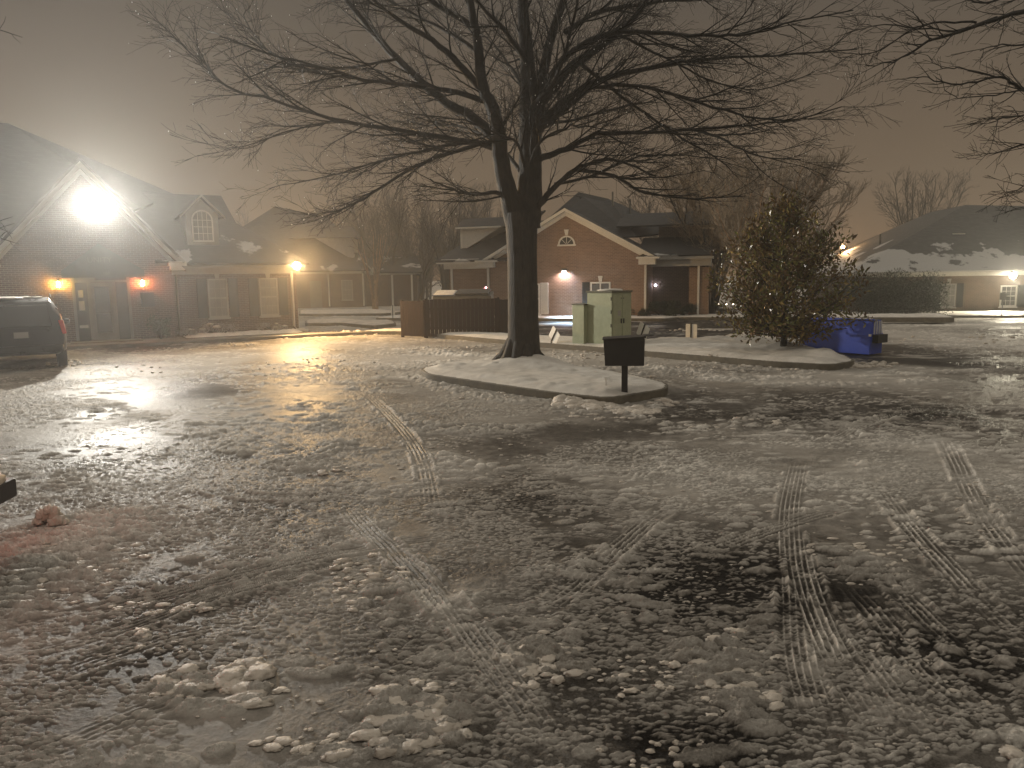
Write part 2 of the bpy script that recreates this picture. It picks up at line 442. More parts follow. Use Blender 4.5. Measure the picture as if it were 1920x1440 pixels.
def bumps(x, y, cell, seed, prob=0.6, rmin=0.3, rmax=0.55, elong=1.8, ang=None):
    """rounded lumps scattered in jittered cells, returns 0..1"""
    gx = x/cell; gy = y/cell
    ix = np.floor(gx); iy = np.floor(gy)
    out = np.zeros_like(x)
    for dx in (-1, 0, 1):
        for dy in (-1, 0, 1):
            cx = ix+dx; cy = iy+dy
            k = np.nonzero(hash2(cx, cy, seed+3) < prob)[0]
            if not len(k): continue
            cx = cx[k]; cy = cy[k]
            r = rmin+(rmax-rmin)*hash2(cx, cy, seed+2)
            ux = gx[k]-cx-0.15-0.7*hash2(cx, cy, seed); uy = gy[k]-cy-0.15-0.7*hash2(cx, cy, seed+1)
            ex = 1+(elong-1)*hash2(cx, cy, seed+5)
            k2 = np.nonzero(ux*ux+uy*uy < (r*ex)**2)[0]
            k = k[k2]; cx = cx[k2]; cy = cy[k2]; r = r[k2]; ux = ux[k2]; uy = uy[k2]; ex = ex[k2]
            an = (hash2(cx, cy, seed+4)-0.5)*(math.pi if ang is None else 0.9)+(0 if ang is None else ang)
            ca = np.cos(an); sa = np.sin(an)
            p = (ux*ca+uy*sa)/(r*ex); b = (-ux*sa+uy*ca)/r*1.15
            q = np.sqrt(np.clip(1-(p*p+b*b), 0, 1))*(0.5+0.5*hash2(cx, cy, seed+6))
            out[k] = np.maximum(out[k], q)
    return out
# ------------------------------------------------------------------ the ground: one sheet with ruts, treads and slush
def gpx(px, py): p = G(px, py); return (p.x, p.y)
# rows of distance, close together near the camera
ds = [1.7]
while ds[-1] < 75:
    d = ds[-1]
    ds.append(d+min(0.10 if d < 40 else 0.4, max(0.0055, d*d/(HCAM*769)*0.55)))
ds = np.array(ds); NA = 1500
t0_ = math.tan(math.radians(36.5)); t1_ = math.tan(math.radians(64))
tans = np.concatenate([-np.geomspace(t1_, t0_, 110)[:-1], t0_*np.linspace(-1, 1, NA), np.geomspace(t0_, t1_, 110)[1:]]); NA = len(tans)
GX = ds[:, None]*tans[None, :]
GY = np.repeat(ds[:, None], NA, 1)
x = GX.ravel().astype(np.float32); y = GY.ravel().astype(np.float32)
# broad relief, gentle ruts sweeping round the islands
wx = x+0.5*fbm(x*0.4, y*0.4, 3, 5); wy = y+0.5*fbm(x*0.4+9, y*0.4, 3, 6)
big = fbm(wx*0.22, wy*0.22, 4, 11)
mid = fbm(wx*0.9, wy*0.9, 4, 21)
ragged = fbm(wx*2.2, wy*3.0, 5, 777, .6)
def blobmask(spots):
    m = np.zeros_like(x)
    for (px, py, rx_, ry_, v) in spots:
        c = gpx(px, py); e1 = gpx(px+rx_, py); e2 = gpx(px, py+ry_); e3 = gpx(px, py-ry_)
        sx = abs(e1[0]-c[0]); sy = 0.5*abs(e3[1]-e2[1])
        q = ((x-c[0])/sx)**2+((y-c[1])/sy)**2
        m = m+v*np.exp(-q*1.2)*(1 if v > 0 else np.clip(.1+2.2*(ragged-.2), 0, 1.6))
    return m
# bare dark wet patches and one painted shadow band (negative) and whiter, snowier ones (positive)
cover = 0.45+0.50*(big-0.5)+0.30*(mid-0.5)
cover += blobmask([(1010,930,150,60,-.22),(1330,1080,170,75,-.26),(1560,1120,120,60,-.18),(1290,1390,150,55,-.34),(1750,1230,150,90,-.25),
    (1500,870,150,30,-.10),(1400,790,260,26,-.22),(1750,780,200,30,-.26),(1700,1000,120,40,-.12),(880,800,140,16,-.10),(450,740,200,30,-.10),  # the band right of the mailbox paints the mailbox and oak shadow
    (300,1240,120,40,-.20),(700,1250,110,50,-.12),(330,640,260,14,-.30),(120,690,120,16,-.3),
    (180,1000,200,80,.12),(1250,900,260,60,.12),(750,900,260,60,.10),(600,870,200,30,.08),(1500,700,200,12,.10),(900,680,200,12,.22),(1000,670,250,10,.2),(1400,715,220,14,.16),
    (560,690,160,26,.05),(1800,640,140,18,.18),(1800,606,120,6,.30),(850,1130,200,60,.08),(1650,1050,90,40,.10)])
# the far lot behind the long island is almost clear
back = sstep(0, 1.5, (y-26.0)+0.9*(x-0.0)) * sstep(-5.5, -3.5, x) * (1-sstep(38.0, 39.5, y))*(1-sstep(10.5, 13, x))
cover = cover*(1-back)+back*(0.12+0.45*sstep(0.56, 0.72, fbm(x*0.35, y*1.1, 4, 33)))
near = 1-sstep(14, 34, y)
h = 0.035*(fbm(wx*0.7, wy*0.7, 3, 41)-0.5)
rough_m = sstep(0.41, 0.62, fbm(wx*0.45+3, wy*0.45, 4, 51))          # where the crust is broken up
rough_m = np.clip(rough_m+blobmask([(850,1130,260,90,.5),(1300,960,300,90,.3),(1550,1050,160,90,.4),(180,1000,230,110,.8),(1700,1250,200,120,.4)]), 0, 1)
h += (.12+rough_m)*0.022*(fbm(x*9, y*9, 4, 61, .6)-0.45)
h += 0.006*(.15+rough_m)*(fbm(x*26, y*26, 3, 71)-0.5)*near
# scattered crumbs
b1 = bumps(x, y, 0.075, 101, .36, .2, .46, 2.4, ang=0.1)
m1 = sstep(0.56, 0.68, fbm(wx*1.1, wy*1.1, 3, 81)+0.13*rough_m)
l1 = b1*m1
b2 = bumps(x, y, 0.19, 131, .32, .2, .45, 2.4, ang=0.1)
m2 = sstep(0.57, 0.66, fbm(wx*0.8+5, wy*0.8, 3, 91)+0.10*rough_m)
l2 = b2*m2
b3 = bumps(x, y, 0.042, 161, .45, .25, .5, 2.5, ang=0.05)
m3 = sstep(0.51, 0.63, fbm(wx*1.7+5, wy*1.7, 3, 95)+.1*rough_m)
l3 = b3*m3*(1-sstep(9, 15, y))
# dense beds of tread lumps
bed = np.clip(blobmask([(120,1010,170,75,1.3),(60,1120,120,50,.9),(400,1290,150,55,1.2),(780,1350,120,75,1.4),(740,1120,140,45,.8),(1330,1230,110,60,.9),(1390,1330,90,60,.8),
    (1600,1060,110,60,.9),(1010,1230,90,50,.7),(900,805,150,13,1.0),(560,870,130,25,.8),(1850,960,60,50,1.),(1560,950,100,30,.5),(1170,1090,120,30,.7),(1650,1330,160,90,.6),
    (600,800,90,14,.7),(1080,880,120,22,.6)]), 0, 1)
bed = sstep(.35, .75, bed+0.5*(fbm(x*2.1, y*2.1, 3, 99)-.5))
b4 = bumps(x, y, 0.125, 191, .9, .32, .56, 2.3, ang=0.12)
l4 = b4*bed
gr = fbm(x*38, y*38, 3, 77, .7)
b5 = bumps(x, y, 0.033, 211, .45, .22, .5, 3.2, ang=0.0)
m5 = sstep(0.49, 0.62, fbm(wx*1.3+15, wy*1.3, 4, 97)+.12*rough_m)
l5 = b5*m5*(1-sstep(6.5, 10, y))
b6 = bumps(x, y, 0.26, 231, .45, .2, .45, 2.8, ang=0.05)
m6 = sstep(0.54, 0.66, fbm(wx*.5+25, wy*.8, 4, 98)+.08*rough_m)*sstep(7, 12, y)
l6 = b6*m6
h += 0.010*l5+0.030*l6*(.5+fbm(x*14, y*14, 3, 78))
h += (0.015*l1+0.024*l2+0.012*l3+0.044*l4)*(.55+.9*gr)+0.004*(gr-.5)*near*(.2+rough_m)
lump = np.maximum.reduce([l1, l2, l3*.9, l4, l5*.85, l6*.9])
# towards the right of the near lot the crust has melted to dark wet ice with pale crumbs left on it
melt = sstep(-1.5, 2.5, x-0.1*y)*(1-sstep(13, 22, y))*sstep(.38, .60, fbm(wx*.6+40, wy*.9, 3, 555))
melt = np.clip(melt+.35*(1-sstep(6, 14, y)), 0, 1)
cover -= .04*melt
cover += lump**.7*(.36+.30*melt)
crust = np.clip(.15+.85*rough_m+1.2*lump, 0, 1)
# tyre tracks: polylines in the photograph laid on the ground
def track(pts, width=0.22, ribs=5, amp=0.013, lug=0.05, fade=0.6, seed=1):
    global h, cover
    P = [Vector(gpx(*p)) for p in pts]
    Q = []
    for i in range(len(P)-1):                      # Catmull-Rom
        p0 = P[max(i-1,0)]; p1 = P[i]; p2 = P[i+1]; p3 = P[min(i+2,len(P)-1)]
        for k in range(5):
            t = k/5
            Q.append(0.5*((2*p1)+(p2-p0)*t+(2*p0-5*p1+4*p2-p3)*t*t+(3*p1-p0-3*p2+p3)*t**3))
    Q.append(P[-1])
    xs = [q.x for q in Q]; ys = [q.y for q in Q]
    sel = np.where((x > min(xs)-.3)&(x < max(xs)+.3)&(y > min(ys)-.3)&(y < max(ys)+.3))[0]
    X = x[sel]; Y = y[sel]
    bd = np.full(len(sel), 9.0); bs = np.zeros(len(sel)); bl = np.zeros(len(sel)); L = 0
    for i in range(len(Q)-1):
        a = Q[i]; d = Q[i+1]-a; ln = d.length; d = d/ln
        t = np.clip((X-a.x)*d.x+(Y-a.y)*d.y, 0, ln)
        cx = X-a.x-d.x*t; cy = Y-a.y-d.y*t
        dist = np.hypot(cx, cy)
        sd = (X-a.x)*d.y-(Y-a.y)*d.x
        k = dist < bd
        bd[k] = dist[k]; bs[k] = sd[k]; bl[k] = (L+t)[k]; L += ln
    inside = sstep(width/2+.015, width/2-.015, bd)
    ends = sstep(0, 1.5, bl)*sstep(0, 1.5, L-bl)
    patchy = sstep(.26, .62, vnoise(bl*2.2+seed*13, bs*2.0+seed, seed)*0.6+0.4*fbm(X*3, Y*3, 2, 200+seed))
    k = inside*ends*(1-fade+fade*patchy)
    crust[sel] *= 1-.6*k
    rib = np.cos(2*math.pi*bs/(width/ribs)+0.5*np.sin(bl*2*math.pi/lug)*0.5)
    lugs = 0.55+0.45*np.cos(2*math.pi*bl/lug)
    rib = np.where(rib > 0, rib**3, rib*.35)*(0.72+0.28*lugs)*(.35+1.1*vnoise(bl*11+seed*3, bs*30, 900+seed))
    h[sel] = h[sel]*(1-0.75*k)+k*amp*rib
    cover[sel] = cover[sel]*(1-0.45*k)+k*(0.14+0.50*np.clip(rib, -.1, 1))
    # squeezed-out ridge along both sides
    edge = np.exp(-((bd-width/2-.03)/.022)**2)*ends*sstep(.36, .56, fbm(X*5, Y*5, 3, 300+seed))*(.4+1.1*fbm(X*30, Y*30, 2, 320+seed))
    h[sel] += edge*0.024; cover[sel] += edge*0.26
TR = [([(-60,1190),(160,1150),(400,1092),(560,1050),(720,1020),(900,1000)], .20, 4), ([(-60,1260),(200,1190),(430,1110),(640,1060),(800,1035)], .16, 4),
      ([(640,930),(700,1000),(780,1070),(870,1170),(960,1290),(1090,1470)], .20, 5), ([(690,980),(790,1100),(900,1240),(1010,1370),(1090,1470)], .17, 4),
      ([(1500,860),(1482,940),(1480,1010),(1490,1100),(1500,1230),(1530,1340),(1570,1480)], .20, 5), ([(1492,980),(1510,1090),(1560,1220),(1640,1350),(1740,1480)], .20, 5),
      ([(1520,1060),(1600,1200),(1700,1330),(1850,1480)], .17, 4), ([(1640,900),(1700,980),(1790,1080),(1900,1190),(1990,1270)], .19, 4),
      ([(1770,820),(1800,880),(1840,960),(1910,1050),(2000,1140)], .2, 4), ([(1200,1100),(1340,1035),(1430,1000),(1540,965),(1680,930)], .19, 4),
      ([(600,1350),(740,1280),(870,1215),(1020,1150)], .2, 5), ([(690,740),(750,800),(790,860),(810,960)], .20, 4),
      ([(1480,800),(1540,830),(1640,790),(1760,760)], .2, 4), ([(400,1420),(600,1335),(760,1280)], .17, 4),
      ([(1300,930),(1230,970),(1150,1040),(1060,1120),(940,1190)], .19, 4), ([(1560,1060),(1640,1150),(1720,1250),(1840,1350),(2000,1460)], .19, 4),
      ([(-60,1330),(150,1250),(330,1190),(520,1150)], .19, 4), ([(-60,1480),(200,1360),(400,1285),(560,1240)], .18, 4), ([(1990,1350),(1880,1270),(1780,1200),(1690,1110),(1640,1030)], .17, 4),
      ([(1000,900),(1150,890),(1300,905),(1450,950)], .2, 4), ([(880,1020),(1010,1000),(1160,1010),(1330,1060)], .18, 4), ([(300,900),(450,930),(600,930),(760,900)], .2, 4)]
for i, (p, wd, rb) in enumerate(TR): track(p, wd, rb, 0.021 if i % 3 else 0.026, 0.05+0.012*(i % 3), .72, i+1)
# windrows of slush pushed aside by turning wheels further off
def windrow(pts, width, amp, seed):
    global h, cover
    P = [Vector(gpx(*p)) for p in pts]; mg_ = 3*width
    sel = np.nonzero((x > min(p.x for p in P)-mg_)&(x < max(p.x for p in P)+mg_)&(y > min(p.y for p in P)-mg_)&(y < max(p.y for p in P)+mg_))[0]
    X = x[sel]; Y = y[sel]
    bd = np.full(len(sel), 9.0)
    for a, b in zip(P, P[1:]):
        d = b-a; ln = d.length; d = d/ln
        t = np.clip((X-a.x)*d.x+(Y-a.y)*d.y, 0, ln)
        bd = np.minimum(bd, np.hypot(X-a.x-d.x*t, Y-a.y-d.y*t))
    kk = np.nonzero(bd < 2.6*width)[0]; sel = sel[kk]; X = X[kk]; Y = Y[kk]; bd = bd[kk]
    k = np.exp(-(bd/width)**2)*sstep(.36, .6, fbm(X*1.6, Y*1.6, 3, 400+seed))
    q = bumps(X, Y, 0.15, 420+seed, .85, .3, .55, 1.7)
    h[sel] += amp*k*(.35+.9*q); cover[sel] += .28*k*(.3+q)
for i, (p, wd, am) in enumerate([
      ([(620,780),(760,795),(900,806),(1010,800)], .22, .05), ([(600,850),(640,830),(760,835),(860,860),(960,900)], .2, .04),
      ([(420,850),(520,860),(640,872)], .22, .05), ([(1130,770),(1250,795),(1370,800),(1420,780)], .2, .05),
      ([(780,655),(950,672),(1100,690),(1300,700),(1500,712)], .5, .05), ([(760,700),(860,735),(1000,760),(1100,775)], .25, .05),
      ([(300,610+60),(500,652),(700,640)], .3, .03), ([(1230,690),(1400,720),(1600,722),(1750,715)], .4, .045),
      ([(640,668),(760,662),(900,668)], .5, .04), ([(1230,880),(1400,900),(1560,880),(1620,870)], .2, .03),
      ([(350,710),(520,700),(700,720)], .3, .02), ([(1300,660+20),(1700,700),(1900,690)], .4, .04), ([(1650,640),(1800,650),(1920,660)], .5, .04),
      ([(200,760),(330,790),(460,850)], .3, .03), ([(0,870),(100,900),(230,960)], .3, .04), ([(820,1150),(960,1090),(1150,1040)],.12,.03),
      ([(1430,770),(1560,800),(1800,850)], .3, .03)]): windrow(p, wd, am, i)
wet = 0.42+blobmask([(265,820,110,55,.50),(190,775,70,20,.28),(280,880,80,26,.36),(560,680,150,50,.42),(560,780,90,50,.40),(560,850,50,40,.3),(580,960,60,60,.36),(300,1040,100,40,.2),(240,740,200,30,.18),
    (1830,640,100,12,.25),(1790,860,120,40,.25),(1800,700,90,30,.18),(1080,612,160,10,.3),(1300,1100,200,80,.15),(1000,930,140,50,.1),(300,1180,160,40,.12)])
wet = wet+0.3*(0.5-big)-0.4*lump-0.10*(cover-.5)
wet = np.where(back > .5, wet+.1, wet)
pool = sstep(.58, .74, wet)
h = h*(1-.8*pool)+pool*0.0012*(fbm(x*5, y*9, 3, 611)-.5); crust *= 1-.5*pool; cover -= .12*pool
h *= (1-sstep(45, 75, y))
z = gz(x, y)+h
nr, nc = len(ds), NA
idx = np.arange(nr*nc).reshape(nr, nc)
Fq = np.stack([idx[:-1,:-1].ravel(), idx[:-1,1:].ravel(), idx[1:,1:].ravel(), idx[1:,:-1].ravel()], 1)
ground = npobj('ground', np.stack([x, y, z], 1), Fq, M['ground'], attrs={'cover': np.clip(cover, 0, 1.2), 'wet': wet, 'crust': crust})
struct(ground)
del x, y, h, wx, wy, big, mid, cover, wet, bed
# plain land beyond and behind the lot
fm = MB(); o_ = 0
fm.add([(-900,-300,-.62),(900,-300,-.62),(900,900,-.62),(-900,900,-.62)], [(0,1,2,3)])
fl = obj('far_ground', fm, M['slush']); struct(fl)
nb = MB()                                        # lot under and behind the photographer and to both sides of the view
nb.add([(-60,-20,-.03),(60,-20,-.03),(60,2.3,-.03),(-60,2.3,-.03)], [(0,1,2,3)])
nb.add([(-60,2.3,-.03),(-3.5,2.3,-.03),(-150,74,-.03),(-190,74,-.03)], [(0,1,2,3)])
nb.add([(3.5,2.3,-.03),(60,2.3,-.03),(190,74,-.6),(150,74,-.6)], [(0,1,2,3)])
struct(obj('lot_edge', nb, M['slush']))

# ------------------------------------------------------------------ kerbed islands under snow
def inpoly(X, Y, P):
    r = np.zeros(X.shape, bool); n = len(P)
    for i in range(n):
        x1, y1 = P[i]; x2, y2 = P[(i+1)%n]
        c = ((y1 > Y) != (y2 > Y)) & (X < (x2-x1)*(Y-y1)/((y2-y1)+1e-12)+x1)
        r ^= c
    return r
def edgedist(X, Y, P):
    bd = np.full(X.shape, 1e9); bx = X.copy(); by = Y.copy(); n = len(P)
    for i in range(n):
        x1, y1 = P[i]; x2, y2 = P[(i+1)%n]
        dx, dy = x2-x1, y2-y1; L2 = dx*dx+dy*dy+1e-12
        t = np.clip(((X-x1)*dx+(Y-y1)*dy)/L2, 0, 1)
        qx = x1+t*dx; qy = y1+t*dy; d = np.hypot(X-qx, Y-qy); k = d < bd
        bd[k] = d[k]; bx[k] = qx[k]; by[k] = qy[k]
    return bd, bx, by
def roundpoly(P, r=0.35, n=4):
    P = [Vector(p) for p in P]; out = []
    for i in range(len(P)):
        a, b, c = P[i-1], P[i], P[(i+1)%len(P)]
        u = (a-b); v = (c-b); k = min(r, u.length*.45, v.length*.45)
        p0 = b+u.normalized()*k; p2 = b+v.normalized()*k
        for j in range(n+1):
            t = j/n; out.append(tuple((1-t)**2*p0+2*t*(1-t)*b+t*t*p2))
    return out
def offset(P, d):
    n = len(P); out = []
    for i in range(n):
        a, b, c = Vector(P[i-1]), Vector(P[i]), Vector(P[(i+1)%n])
        u = (b-a).normalized(); v = (c-b).normalized(); m = Vector((u.y+v.y, -u.x-v.x))
        m = m.normalized() if m.length > 1e-6 else Vector((u.y, -u.x))
        out.append(tuple(b+m*d))
    return out
def island(name, label, P, mound, kerb_h=0.15, cell=0.05, rad=0.35, zb=0.0, mat='snow', lap=0.05):
    area = sum(P[i][0]*P[(i+1)%len(P)][1]-P[(i+1)%len(P)][0]*P[i][1] for i in range(len(P)))
    if area < 0: P = P[::-1]
    P = roundpoly(P, rad)
    inn = offset(P, -0.15); n = len(P)
    k = MB(); vs = []
    for (ring, zz) in ((P, -.08), (offset(P, -.012), kerb_h-.012), (offset(P, -.03), kerb_h), (inn, kerb_h), (inn, -.08)):
        vs += [(p[0], p[1], zb+zz) for p in ring]
    fs = []
    for r_ in range(4):
        for i in range(n): j = (i+1)%n; fs.append((r_*n+i, r_*n+j, (r_+1)*n+j, (r_+1)*n+i))
    k.add(vs, fs)
    Q = offset(P, -lap)                          # the snow laps over part of the kerb top
    xs = [p[0] for p in Q]; ys = [p[1] for p in Q]
    X, Y = np.meshgrid(np.arange(min(xs)-cell, max(xs)+2*cell, cell), np.arange(min(ys)-cell, max(ys)+2*cell, cell))
    ins = inpoly(X, Y, Q); bd, bx, by = edgedist(X, Y, Q)
    H = np.where(ins, mound(X, Y, bd), 0.0)
    X = np.where(ins, X, bx); Y = np.where(ins, Y, by)
    Z = zb+kerb_h+np.where(ins, H, -0.03)
    nr, nc = X.shape; idx = np.arange(nr*nc).reshape(nr, nc)
    keep = (ins[:-1,:-1]|ins[1:,:-1]|ins[:-1,1:]|ins[1:,1:])
    F = np.stack([idx[:-1,:-1][keep], idx[:-1,1:][keep], idx[1:,1:][keep], idx[1:,:-1][keep]], 1)
    used = np.unique(F); mp = np.full(nr*nc, -1); mp[used] = np.arange(len(used))
    V = np.stack([X.ravel(), Y.ravel(), Z.ravel()], 1)[used]
    o = npobj(name, V, mp[F], M[mat]); struct(o, label)
    kk = obj('kerb', k, M['concrete'], o)
    return o
TREE = G(978, 697)
POST = G(1171, 733, .18)
def mound1(X, Y, bd):
    e = sstep(0, .45, bd)
    dt = np.hypot((X-TREE.x-.35)/1.25, (Y-TREE.y+.35)/1.0)
    return e*(.015+.075*fbm(X*.9, Y*.9, 3, 7)+.035*fbm(X*4, Y*4, 4, 8)+.03*bumps(X.ravel(), Y.ravel(), .35, 881, .3, .2, .5, 1.6).reshape(X.shape))+.22*np.exp(-(dt/.75)**2)*sstep(0,.6,bd)
I1 = [gpx(785,703), gpx(800,714), gpx(930,735), gpx(1034,751), gpx(1140,763), gpx(1252,744), gpx(1254,732), gpx(1185,714), gpx(1090,700), gpx(1000,689), gpx(850,687)]
island('tree_island', None, I1, mound1, rad=.28)
def mound2(X, Y, bd):
    e = sstep(0, .4, bd)
    m = .03+.06*fbm(X*1.3, Y*1.3, 3, 17)+.05*fbm(X*5, Y*5, 3, 18)*sstep(4, 5.5, X)
    for (px, py, r_, a) in ((1420,655,.9,.18),(1545,679,.5,.08),(1470,668,.6,.16),(1260,655,.8,.12),(1350,655,.7,.12)):
        c = gpx(px, py); m = m+a*np.exp(-(((X-c[0])/r_)**2+((Y-c[1])/r_)**2))*(.7+.6*fbm(X*4, Y*4, 3, 19))
    return e*m
I2 = [(-6.2,31.0), gpx(752,628), gpx(935,645), gpx(1090,658), gpx(1200,668), gpx(1450,690), gpx(1560,696), gpx(1606,688), gpx(1585,676), gpx(1500,660), gpx(1400,652), gpx(1280,648), gpx(1200,646), gpx(1090,641), gpx(935,632), gpx(860,625),(-4.4,32.2)]
island('long_island', None, I2, mound2, cell=.07, rad=.3)
def mound3(X, Y, bd): return sstep(0,.3,bd)*(.05+.16*fbm(X*3, Y*3, 4, 27))
I3 = [gpx(1365,641), gpx(1392,652), gpx(1440,657), gpx(1500,651), gpx(1520,641), gpx(1470,634), gpx(1400,634)]
island('myrtle_island', None, I3, mound3, cell=.07, rad=.4)
def mflat(X, Y, bd): return sstep(0,.3,bd)*(.02+.07*fbm(X*1.5, Y*1.5, 4, 37))
I4 = [gpx(572,612), gpx(640,611), gpx(700,617), gpx(744,612), gpx(738,606), gpx(690,607), gpx(650,603), gpx(572,606)]
island('far_island', None, I4, mflat, cell=.12, rad=.4, mat='slush')
I4 = [gpx(560,593), gpx(640,593), gpx(730,592), gpx(760,588), gpx(700,584), gpx(560,586)]
island('far_island', None, I4, mflat, cell=.2, rad=.6, mat='slush')
# verge in front of the gabled house and the right-hand building
def wall_pt(o, th, t, y_=0): return (o[0]+math.cos(th)*t-math.sin(th)*y_, o[1]+math.sin(th)*t+math.cos(th)*y_)
CO, CT = (-1.292, 40.813), math.radians(-18)
I5 = [wall_pt(CO,CT,-6,-1.3), wall_pt(CO,CT,9.6,-1.3), wall_pt(CO,CT,9.9,-.2), wall_pt(CO,CT,22,-.2), wall_pt(CO,CT,22,2.4), wall_pt(CO,CT,-6,2.4)]
island('house_verge', None, I5, mflat, cell=.15, rad=.4)
RO, RT = (15.5, 49.2), math.radians(-8)
def mr(X, Y, bd): return sstep(0,.3,bd)*(.04+.16*fbm(X*1.1, Y*1.1, 4, 47))
I6 = [wall_pt(RO,RT,-4,-2.6), wall_pt(RO,RT,9,-2.2), wall_pt(RO,RT,14,-3.6), wall_pt(RO,RT,32,-4.2), wall_pt(RO,RT,32,2), wall_pt(RO,RT,-4,2)]
island('right_verge', None, I6, mr, cell=.2, rad=.5, zb=-.55)
# pavement along the left-hand building, with its kerb
LO, LT = (-17.646, 26.735), math.radians(30)
pv = MB()
k0, k1 = wall_pt(LO,LT,-9,-2.05), wall_pt(LO,LT,10.2,-2.05)
pv.slab([k0, k1, wall_pt(LO,LT,13.2,-2.6), wall_pt(LO,LT,13.4,-2.2), wall_pt(LO,LT,10.4,-1.0), wall_pt(LO,LT,10.4,.5), wall_pt(LO,LT,-9,.5)], -.1, .12)
pvo = struct(obj('pavement', pv, M['pavement'], bevel=.02))
def ml(X, Y, bd): return sstep(0,.25,bd)*(.03+.14*fbm(X*2, Y*2, 4, 57))
I7 = [wall_pt(LO,LT,5.7,-1.15), wall_pt(LO,LT,9.9,-1.15), wall_pt(LO,LT,10.3,-.8), wall_pt(LO,LT,10.3,.3), wall_pt(LO,LT,5.7,.3)]
island('planting_bed', None, I7, ml, kerb_h=.14, cell=.08, rad=.2)

# ------------------------------------------------------------------ loose slush lumps lying on the lot
rng = np.random.default_rng(5)
def icos(sub):
    import bmesh
    bm = bmesh.new(); bmesh.ops.create_icosphere(bm, subdivisions=sub, radius=1.0)
    V = np.array([v.co[:] for v in bm.verts]); F = np.array([[v.index for v in f.verts] for f in bm.faces]); bm.free()
    return V, F
def lumps(name, label, items, sub=3, nvar=10):
    Vb, Fb = icos(sub); vars_ = []
    for s in range(nvar):
        k = np.array([1+0.30*mnoise.noise(Vector(v)*1.6+Vector((s*5.1,0,0)))+0.24*mnoise.noise(Vector(v)*4.2+Vector((s*3.3,9,0)))+0.26*mnoise.noise(Vector(v)*8+Vector((s,3,0)))+0.12*mnoise.noise(Vector(v)*17+Vector((s,3,0))) for v in Vb])
        W = Vb*k[:, None]; W[:, 2] = np.where(W[:, 2] < 0, W[:, 2]*.35, W[:, 2]); vars_.append(W)
    VV = []; FF = []; o = 0
    for (cx, cy, cz, sx, sy, sz, an) in items:
        W = vars_[int(rng.integers(nvar))]
        c, s = math.cos(an), math.sin(an)
        X = W[:, 0]*sx; Y = W[:, 1]*sy
        VV.append(np.stack([cx+X*c-Y*s, cy+X*s+Y*c, cz+W[:, 2]*sz], 1)); FF.append(Fb+o); o += len(W)
    ob = npobj(name, np.concatenate(VV), np.concatenate(FF), M['slush'])
    ob['label'] = label; ob['category'] = 'snow'; ob['kind'] = 'stuff'
    return ob
near_l, far_l = [], []
def scatter(px, py, rx_, ry_, n, s0, s1, el=1.6, z0=0.0, ang=None, dst=None):
    for _ in range(n):
        a = rng.random()*2*math.pi; r = math.sqrt(rng.random())
        p = G(px+rx_*r*math.cos(a), py+ry_*r*math.sin(a), z0)
        s = (s0+(s1-s0)*rng.random()**1.8)*.85
        e = 1+(el-1)*rng.random()
        an = (ang if ang is not None else 0)+rng.normal()*.35
        (near_l if p.y < 13 else far_l).append((p.x, p.y, float(gz(p.x, p.y))+z0+s*.08, s*e, s, s*((.38+.3*rng.random()) if p.y < 13 else (.6+.3*rng.random())), an))
# treads thrown off wheels: rows of loaf-shaped lumps
scatter(780,1350,100,75,60,.022,.058,2.1,ang=.25); scatter(410,1290,120,42,42,.022,.062,2.4,ang=.25)
scatter(460,1270,60,26,16,.04,.085,1.8,ang=.3); scatter(690,1075,70,38,40,.018,.045,2.0)
scatter(130,1040,150,70,100,.02,.045,2.0); scatter(60,1120,90,35,30,.02,.045,2.2); scatter(300,1142,110,12,30,.016,.042,2.2,ang=.3)
scatter(740,1120,120,40,60,.012,.035,1.8); scatter(1350,1240,110,60,60,.014,.042,1.9); scatter(1390,1310,70,50,36,.02,.045,1.9)
scatter(1010,1240,80,60,40,.014,.042,2.0); scatter(560,1400,110,30,12,.022,.05,2.2,ang=.3); scatter(1190,1270,90,40,30,.01,.03,1.8)
scatter(1640,1060,70,50,40,.012,.035,2.4,ang=0); scatter(1570,1040,60,50,30,.012,.03,2.6,ang=0); scatter(1700,1300,160,110,90,.007,.022,2.0)
scatter(1100,1100,330,100,160,.006,.02,2.0); scatter(600,1250,300,150,110,.006,.018,1.8); scatter(1400,1000,400,90,170,.007,.02,2.2)
scatter(1850,950,60,50,50,.012,.03,2.2); scatter(900,880,300,60,110,.008,.028,1.9); scatter(400,900,300,70,90,.008,.026,2.0)
scatter(268,1205,10,26,5,.03,.05,1.2); scatter(1890,1415,14,8,4,.03,.055,1.3); scatter(75,960,14,10,3,.05,.06,1.2)
scatter(1300,1420,200,30,26,.01,.028,1.6)
# pushed-up heaps along the kerbs
scatter(1062,757,20,6,20,.13,.20,1.2); scatter(1110,764,46,6,34,.10,.17,1.3); scatter(1190,772,50,6,30,.07,.14,1.3); scatter(1150,780,90,8,40,.03,.07,1.3); scatter(1245,757,30,6,18,.04,.09,1.3)
scatter(960,745,110,8,50,.025,.06,1.3); scatter(850,728,80,6,26,.02,.05,1.3); scatter(790,712,20,10,12,.03,.06,1.3)
scatter(1220,715,30,8,10,.03,.08,1.2); scatter(1420,790,50,10,20,.03,.07,1.3); scatter(1350,800,80,6,30,.025,.055,1.3)
scatter(900,803,110,7,60,.03,.06,1.3); scatter(1100,665,200,8,90,.03,.07,1.3); scatter(1350,690,180,6,60,.03,.06,1.4)
scatter(660,625,80,5,50,.06,.17,1.2); scatter(520,634,60,3,26,.04,.09,1.4); scatter(440,646,60,3,24,.03,.08,1.5)
scatter(120,682,34,8,40,.03,.08,1.4); scatter(320,655,40,3,10,.04,.08,1.6); scatter(1640,686,50,5,40,.05,.11,1.3)
